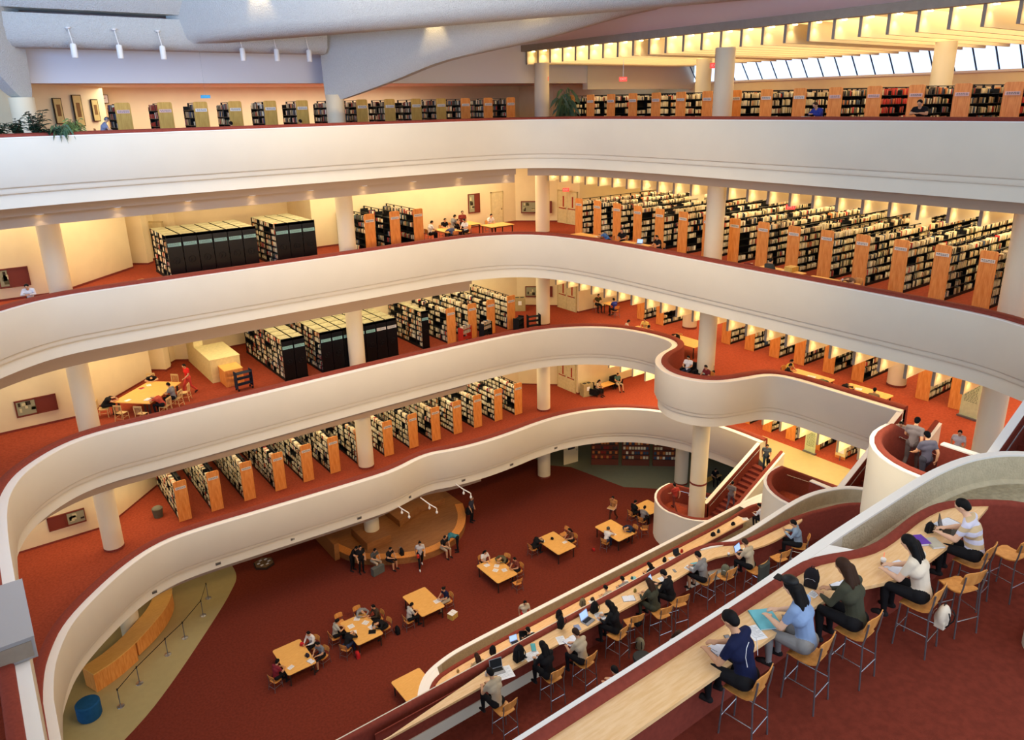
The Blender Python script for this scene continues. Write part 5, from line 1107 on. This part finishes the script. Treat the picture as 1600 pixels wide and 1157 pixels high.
armchair(-.6, -13.1, Z[3], math.radians(110), 'black armchair inside the round balcony'); armchair(-1.9, -13.4, Z[3], math.radians(-60), 'second black armchair inside the round balcony under the lounger\'s feet'); armchair(-.3, -13.9, Z[3], math.radians(100), 'black armchair against the column in the round balcony')
table(5.3, -.95, Z[3], .7, .8, 'small square table by the double doors of the middle floor'); papers(2.8, -18.2, Z[3]+.745, 'white papers on the table with the sleeper', 20, .4, .3); papers(3.0, -20.6, Z[3]+.745, 'white paper on the table nearest the stairs', 20, .3, .3); closed_book(2.3, -7.0, Z[3]+.745, 'green book on the balcony curve table', (150, 200, 140), 20); bag(2.3, -7.6, Z[3]+.745, 'blue ball-like pouch on the balcony curve table', (60, 80, 170), 20, .4, 'pouch')
bag(2.0, -8.9, Z[3]+.3, 'large black bag on a chair left of the round balcony', BLACK, 30, 1.2, 'shoulder_bag'); chair('low', 2.0, -8.9, Z[3], 340, 'chair loaded with a big black bag', 'wooden chairs on the middle floor')
t = thing('bench', 'low wooden bench behind the middle balcony', 'bench', (1.4, -3.1, Z[3]), -.7); MB().box(-.75, .75, -.2, .2, .38, .45).build('seat', 'wood_end', t); MB().box(-.7, .7, -.15, .15, 0, .38).build('base', 'wood_end', t)
person('lean', -.3, -24.3, Z[3]-.3, 200, (200, 180, 160), BLACK, 'person in a pale top at the head of the middle stairs', 'short', 'f'); person('walk', -.4, -26.6, Z[3], 200, (210, 196, 190), BEIGE, 'woman in pale pink walking near the foot of the upper stairs', 'short', 'f')
person('walk', -10.6, -29.6, 15.35, 60, (90, 88, 104), (60, 60, 70), 'person in grey crossing the white rounded landing'); person('walk', -9.9, -28.9, 15.35, 10, (120, 110, 110), (80, 70, 70), 'second person in taupe crossing the white rounded landing')
# ---------------------------------------------------------------- second floor from the top
for i, (x, y, sx, sy, l) in enumerate(((-6.4, 1.4, 1.1, 1.7, 'wooden table by the journals with a laptop'), (-3.9, 2.9, 1.1, 1.6, 'wooden table at the back wall one floor below the top'), (-2.9, 1.0, 1.8, 1.3, 'wooden table with one reader in front of the flush door'), (-1.5, -5.9, .9, 2.0, 'wooden table behind the balcony curve one floor below the top'), (-1.5, -9.6, .9, 2.0, 'wooden table with an open laptop in front of the bookcases'), (-1.5, -18.6, .9, 2.2, 'wooden table with a cardboard box before the bookcases'), (-1.7, -21.2, .9, 2.2, 'wooden table with a sleeping reader before the bookcases'))):
    table(x, y, Z[4], sx, sy, l, 'tables one floor below the top')
for a in (('seat', -7.35, 2.0, 0, WHITE, BLACK, 'person in white at the end of the journal shelves'), ('slump', -6.6, .4, 90, (70, 80, 110), BLACK, 'person in slate blue bent over the journal table'), ('seat', -6.0, 2.5, 270, BLACK, BLACK, 'person with a dark ponytail at the journal table'), ('stand', -4.9, 2.0, 250, (130, 50, 40), BLACK, 'person in rust red standing between the tables'), ('seat', -4.9, 3.2, 0, GREY, BLACK, 'person in grey at the back wall table'), ('slump', -4.0, 4.0, 270, BLACK, BLACK, 'person in black at the back wall table'), ('seat', -5.1, 1.3, 200, WHITE, BLACK, 'person in white and black beside the journal laptop'), ('seat', -2.8, 2.0, 270, WHITE, BLACK, 'reader in white in front of the flush door'), ('slump', -1.0, -7.2, 120, (70, 110, 170), BLACK, 'person in blue behind the balcony curve'), ('seat', -.7, -8.0, 200, BLACK, BLACK, 'person in black next to the one in blue'), ('seat', -.9, -10.9, 170, BLACK, BLACK, 'person in black at the table with the open laptop'), ('slump', -2.3, -17.3, 0, MAROON, BLACK, 'person in maroon at the box table'), ('seat', -2.1, -18.4, 0, (60, 64, 60), BLACK, 'person in dark green at the box table'), ('slump', -1.1, -21.9, 170, (120, 90, 70), BLACK, 'sleeping reader in brown before the bookcases')):
    person(a[0], a[1], a[2], Z[4], *a[3:])
    if a[0] != 'stand': chair('low', a[1], a[2], Z[4], a[3], 'wooden chair of the '+a[6], 'wooden chairs one floor below the top')
laptop(-5.9, 1.5, Z[4]+.745, 200, 'laptop on the journal table', True, True); laptop(-1.3, -9.8, Z[4]+.745, 20, 'open laptop with a pale lid on the table before the bookcases', True, True); cup(-1.5, -21.6, Z[4]+.745, 'tall white bottle beside the sleeping reader')
papers(-1.4, -6.6, Z[4]+.745, 'white paper on the balcony curve table'); papers(-1.6, -18.9, Z[4]+.745, 'white papers on the box table', 10, .4, .4)
t = thing('cardboard_box', 'open cardboard box on a table before the bookcases', 'box', (-1.2, -19.0, Z[4]+.745)); MB().box(-.25, .25, -.2, .2, 0, .2).build('carton', 'wood_pale', t)
person('lean', -28.75, -2.3, Z[4]-.05, 255, WHITE, BLACK, 'person in white leaning on the left end of the balcony', 'short', 'f', True); chair('low', -24.3, -1.5, Z[4], 300, 'chair behind the balcony beside the block of six black shelves', 'wooden chairs one floor below the top')
# ---------------------------------------------------------------- doors, display windows, pictures, signs
mat('case_brown', (116, 48, 32), .5); mat('case_glass', (150, 150, 120), .2)
def display(x, y, z, w, h, rz, label, split=.5, flip=False):
    t = thing('display_window', label, 'display case', (x, y, z), rz); MB().box(0, w, -.02, .02, 0, h).build('recess', 'case_brown', t)
    a, b = (w*split, w) if flip else (0, w*split)
    MB().box(a+.06, b-.04, -.04, -.02, .08, h-.08).build('pane', 'case_glass', t); m = MB()
    for k in range(7): q = a+.12+(b-a-.3)*RB.random(); zz = .12+(h-.4)*RB.random(); m.mi(k % 3).box(q, q+RB.uniform(.08, .25), -.05, -.04, zz, zz+RB.uniform(.08, .22))
    m.build('exhibit', [cloth((206, 196, 150)), cloth((90, 86, 60)), cloth((60, 50, 40))], t)
    m = MB(); 
    for q in ((0, w, 0, .04), (0, w, h-.04, h)): m.box(q[0], q[1], -.055, -.02, q[2], q[3])
    for q in (0, w*split-.02, w-.04): m.box(q, q+.04, -.055, -.02, 0, h)
    m.build('frame', 'case_brown', t)
display(-29.55, 2.32, 18.28, 1.2, .88, 0, 'brown display window in the far left wall one floor below the top', .35); display(-30.05, 2.32, 12.12, 1.7, .82, 0, 'display window with a brown panel on the left wall of the middle floor', .5); display(-29.85, 2.32, 5.92, 1.65, .75, 0, 'display window with its glass on the right on the second lowest floor', .48, True)
display(-2.45, 4.97, 18.7, .95, 1.3, 0, 'tall display case in the cream wall between the tables and the flush door', .55); display(1.75, 4.55, 18.35, 2.2, .85, -.74, 'wide display case left of the round column one floor below the top', .5); display(2.0, 4.5, 12.2, 2.0, .8, -.74, 'wide display case by the corner column on the middle floor', .5)
def door_(name, x, y, z, w, h, rz, label, red=False, two=False):
    t = thing(name, label, None, (x, y, z), rz, kind='structure'); t['label'] = label
    ws = [(0, w/2-.01), (w/2+.01, w)] if two else [(0, w)]
    for a, b in ws:
        l = MB().box(a, b, -.05, 0, 0, h).build('leaf', cloth((222, 206, 158)), t); MB().box(b-.12, b-.08, -.10, -.05, 1.0, 1.12).build('handle', 'chrome', l)
        if red: MB().box(a+.1, b-.1, -.075, -.05, 1.02, 1.08).build('push_bar', 'exit_red' if False else cloth((170, 40, 30)), l); MB().box((a+b)/2+.02, (a+b)/2+.16, -.056, -.05, 1.15, 1.9).build('pane', cloth((170, 50, 36)), l)
    m = MB(); m.box(-.08, 0, -.06, .02, 0, h+.08).box(w, w+.08, -.06, .02, 0, h+.08).box(-.08, w+.08, -.06, .02, h, h+.08); m.build('frame', cloth((206, 186, 136)), t)
for lv in (2, 3, 4): door_('door_%d' % (lv-1), 3.72, 2.75, Z[lv], 1.9, 2.2, -PI/2, 'cream double door with red push bars by the corner', True, True)
door_('door_4', -.5, 4.98, Z[4], .9, 2.2, 0, 'flush cream door in the back wall')
door_('door_5', -21.9, 8.1, Z[4], .8, 2.1, -.78, 'recessed cream door behind the black shelves'); door_('door_6', -22.1, 7.75, Z[3], .7, 2.1, PI/2+.5, 'recessed cream door past the angular table')
t = thing('wall_clock', 'square white wall clock beside the pictures on the top floor', 'clock', (-22.95, 8.72, 26.2)); MB().box(-.22, .22, -.04, .02, 0, .44).build('case', cloth((90, 80, 60)), t); MB().box(-.19, .19, -.05, -.04, .03, .41).build('dial', 'paper', t); MB().tube([(0, -.06, .22), (.1, -.06, .28)], .008, 4).tube([(0, -.06, .22), (-.02, -.06, .36)], .006, 4).build('hands', 'black_metal', t)
for i, (f, w, h) in enumerate(((.38, .55, 1.15), (.62, .62, 1.45), (.84, .5, 1.05))):
    x = -27.3+3.95*f; y = 2.35+3.95*f
    t = thing('framed_picture', 'framed picture on the top floor wall, %s of three from the left' % ORD[i], 'picture', (x+.04, y-.04, 25.85-h/2), PI/4, 'three framed pictures on the top floor'); MB().box(-w/2, w/2, -.05, 0, 0, h).build('frame', cloth((60, 44, 24)), t); MB().box(-w/2+.04, w/2-.04, -.055, -.05, .04, h-.04).build('mount', cloth((206, 184, 120)), t); MB().box(-w*.22, w*.22, -.06, -.055, h*.3, h*.75).build('print', cloth((130, 96, 56)), t)
def textmesh(s, size, m, parent, loc, rot):
    c = bpy.data.curves.new('lettering', 'FONT'); c.body = s; c.size = size; c.extrude = .003; c.align_x = 'CENTER'; c.align_y = 'CENTER'
    o = bpy.data.objects.new('tmp', c); COL.objects.link(o); bpy.context.view_layer.update(); me = bpy.data.meshes.new_from_object(o); bpy.data.objects.remove(o); me.materials.clear(); me.materials.append(M(m))
    o = link('lettering', me, parent); o.location = loc; o.rotation_euler = rot; return o
EX = [(.0, -.3, 27.2, 'by the corner column on the top floor'), (1.5, -5.5, 27.0, 'over the plants on the top floor'), (-.1, -13.2, 27.35, 'on the round column of the top floor'), (3.3, 1.5, 20.1, 'above the double doors one floor below the top'), (2.0, -16.6, 20.75, 'over the bookcases one floor below the top'), (3.5, 1.6, 14.0, 'above the double doors of the middle floor')]
for x, y, z, w in EX:
    t = thing('exit_sign', 'small red EXIT sign '+w, 'sign', (x, y, z), math.radians(-37), 'small red EXIT signs'); MB().box(-.22, .22, -.04, .04, -.12, .12).build('box', 'exit_red', t); (MB().tube([(0, 0, .12), (0, 0, 28.12-z)], .012, 5).build('rod', 'chrome', t) if z > 25 else None); textmesh('EXIT', .17, 'rim_white', t, (0, -.045, 0), (PI/2, 0, 0))
t = thing('hanging_sign', 'small bright blue sign above the pale bookcases', 'sign', (-20.0, .5, 26.3)); MB().box(-.22, .22, -.01, .01, 0, .14).build('plate', cloth((90, 190, 240)), t); MB().tube([(0, 0, .14), (0, 0, 2.02)], .004, 4).build('cord', 'chrome', t)
for i, (x, y) in enumerate(((-25.35, -1.4), (-23.65, -1.4), (-21.95, -1.4), (-18.5, -1.4), (-16.9, -1.4), (-15.3, -1.4))):
    t = thing('pendant_lamp', 'white cylinder spotlight hanging on a rod below the roof beam, %s from the left' % ORD[i], 'lamp', (x, y+.42, 27.9), 0, 'white cylinder spotlights under the roof beam')
    MB().lathe([(.11, 0), (.12, .02), (.12, .5), (.09, .55)], n=16).build('shade', 'rim_white', t, True); MB().tube([(0, 0, .55), (-.06, .1, 1.15)], .018, 6).build('rod', 'rim_white', t, True); MB().lathe([(.09, 1.12), (.11, 1.18)], -.06, .12, 12).build('ceiling_rose', 'rim_white', t, True); MB().lathe([(.08, .03), (.07, .05)], n=12).build('bulb', 'lamp_glow', t)
for cx, cy, k, w, zl, za in ((-17.6, -3.0, 2.0, 1.2, 31.2, 29.6), (-9.7, -4.0, 1.7, .95, 30.4, 28.7), (-6.2, -7.5, 1.9, 1.1, 31.2, 29.5)):
    q = -k*.7071; r_ = -w*.7071
    t = thing('beam_lamp', 'small spotlight washing the sloped face of a plaster roof beam', 'lamp', (cx+q, cy+q, zl), 0, 'spotlights washing the roof beams')
    MB().lathe([(.05, .03), (.07, .05), (.07, .25)], n=10).build('housing', 'rim_white', t, True); MB().tube([(0, 0, .25), (.2, .2, .7)], .02, 5).build('bracket', 'rim_white', t, True)
    o = spot('beam_spot', (cx+q, cy+q, zl), 260, (1, .72, .36), (0, 0, 0), 50, .8); dd = Vector((r_-q, r_-q, za-zl)); o.rotation_euler = dd.to_track_quat('-Z', 'Y').to_euler()
# plants on the top balcony
mat('leaf_dark', (40, 66, 44), .5, noise=.3, nscale=3); mat('leaf_mid', (96, 124, 88), .5, noise=.3, nscale=3); mat('leaf_pale', (130, 152, 84), .5, noise=.3, nscale=3); mat('stem_brown', (92, 74, 52), .8)
def plant(x, y, z, label, n, h, spread, m, L=.22, w=.07, droop=.3, seed=1, name='potted_plant', pot=True):
    rr = random.Random(seed); t = thing(name, label, 'plant', (x, y, z))
    if pot: MB().lathe([(.12, -.3), (.16, 0)], n=14).build('pot', 'stem_brown', t, True)
    st = MB(); lf = MB()
    for k in range(n):
        a = rr.uniform(0, 2*PI); hh = h*rr.uniform(.35, 1); s = spread*rr.uniform(.2, 1)
        tip = Vector((s*math.cos(a), s*math.sin(a), hh)); st.tube([(0, 0, 0), tuple(tip*.5+Vector((0, 0, hh*.12))), tuple(tip)], .007, 4)
        for q in range(6):
            b = tip*(1-.13*q); d = Vector((math.cos(a+q*2.1), math.sin(a+q*2.1), rr.uniform(-droop, .6))).normalized(); sd = d.cross(Vector((0, 0, 1))).normalized(); l = L*rr.uniform(.7, 1.2)
            p = [b, b+d*l*.3+sd*w/2, b+d*l*.7+sd*w*.4-Vector((0, 0, l*droop*.3)), b+d*l-Vector((0, 0, l*droop)), b+d*l*.7-sd*w*.4-Vector((0, 0, l*droop*.3)), b+d*l*.3-sd*w/2]
            i0 = len(lf.v); lf.v += [tuple(v) for v in p]; lf.face((i0, i0+1, i0+2, i0+3)); lf.face((i0, i0+3, i0+4, i0+5))
    st.build('stems', 'stem_brown', t); lf.build('foliage', m, t)
zp = Z[5]+1.1
plant(-28.75, -4.7, zp, 'dark leafy plant at the far left of the top balcony rim', 16, .5, .5, 'leaf_dark', w=.1, seed=2); plant(-28.15, -4.65, zp, 'dark broad-leaved plant left of the tallest one on the top balcony', 20, .62, .32, 'leaf_dark', w=.1, seed=3); plant(-27.6, -4.65, zp, 'tallest dark leafy plant on the top balcony rim', 30, .88, .42, 'leaf_dark', w=.1, seed=4)
plant(-26.85, -4.8, zp+.02, 'grey-green trailing plant hanging over the top balcony rim', 34, .36, .34, 'leaf_mid', L=.22, w=.035, droop=1.5, seed=5); plant(-26.35, -4.6, zp, 'pale bushy plant at the right end of the planter', 44, .55, .3, 'leaf_pale', L=.18, w=.03, droop=.7, seed=6)
plant(-27.2, -4.65, zp, 'low dark plant between the tall and the trailing one', 22, .25, .45, 'leaf_dark', w=.1, seed=8)
plant(.9, -1.2, 24.3, 'tall dracaena beside the first bookcase end on the top floor', 60, 2.35, .55, 'leaf_mid', L=.55, w=.06, droop=1.2, seed=7)
person('desk', -24.5, 1.05, Z[5]+.02, 0, (150, 160, 186), BEIGE, 'grey-haired person in pale blue reading on the top floor beside the pictures', hc='chair_metal', sk=0); open_book(-24.0, 1.05, Z[5]+1.02, 'open white book in the hands of the grey-haired reader', 0, 1.1)
t = table(-23.95, 1.05, Z[5], .7, 1.0, 'small high table under the open book on the top floor', h=1.0)
person('seat', -19.1, -.1, Z[5], 90, BLACK, BLACK, 'person in black whose head shows above the top rim'); person('seat', -15.65, -.1, Z[5], 90, BLACK, BLACK, 'person with dark hair just above the top rim near the round column')
person('lean', -2.55, -20.4, Z[5], 170, (50, 60, 140), BLACK, 'person in a blue and white jacket at the top rim', sleeve=True, hc='brown_hair', scale=1.08); person('lean', -2.5, -24.3, Z[5], 190, BLACK, BLACK, 'person in a black t-shirt with a dark cap at the top rim', scale=1.1)
papers(-3.45, -20.4, Z[5]+1.21, 'white paper lying on the top rim in front of the blue jacket', 0)
chair('bar', -24.55, 1.05, Z[5], 0, 'bar chair under the grey-haired reader on the top floor')
for x, y, l in ((-19.1, -.1, 'wooden chair under the person in black on the top floor'), (-15.65, -.1, 'wooden chair nearest the round column on the top floor')): chair('low', x, y, Z[5], 90, l, 'wooden chairs on the top floor')
# grey metal box on the left-hand balcony
t = thing('metal_cabinet', 'grey metal box fixed on the white parapet at the lower left', 'cabinet', (-32.25, -17.7, 12.57)); MB().box(0, 1.12, 0, 3.0, 0, .6).build('body', 'grey_box', t); MB().box(-.02, 1.14, -.02, 3.02, .6, .64).build('lid', 'grey_box', t); MB().box(.1, 1.05, -.02, 0, .08, .52).build('vent', 'concrete_trim', t)

# ---------------------------------------------------------------- books
n = len(BV); V3 = np.array(BV, dtype=np.float32).reshape(-1, 3); q = np.array([(0, 1, 5, 4), (1, 2, 6, 5), (2, 3, 7, 6), (3, 0, 4, 7), (4, 5, 6, 7)], dtype=np.int32)
F = (q[None]+(np.arange(n, dtype=np.int32)*8)[:, None, None]).reshape(-1)
me = bpy.data.meshes.new('books'); me.vertices.add(n*8); me.vertices.foreach_set('co', V3.reshape(-1)); me.loops.add(n*20); me.loops.foreach_set('vertex_index', F)
me.polygons.add(n*5); me.polygons.foreach_set('loop_start', np.arange(0, n*20, 4, dtype=np.int32)); me.polygons.foreach_set('loop_total', np.full(n*5, 4, dtype=np.int32))
for m_ in BKM: me.materials.append(m_)
me.polygons.foreach_set('material_index', np.repeat(np.array(BF, dtype=np.int32), 5)); me.update(); me.validate()
link('shelved_books', me, None, label='cream, brown, red and dark books lined up on the shelves of every floor', cat='books', kind='stuff')
print('books', n)
BM = [MB().box(0, 1, 0, 1, 0, 1).mesh('book', m_) for m_ in BKM]
for T, x, w, ya, yb, z, hh, c, (lab, k) in SINGLE:
    o = link('book', BM[c], None, T(x, ya, z)); o.scale = (w*.94, yb-ya, hh)
    tag(o, 'book on the %s shelf from the floor, bookcase %s' % (ORD[k], lab.split(', ')[-1]), 'book', 'books on the %s shelf, bookcase %s' % (ORD[k], lab.split(', ')[-1]))
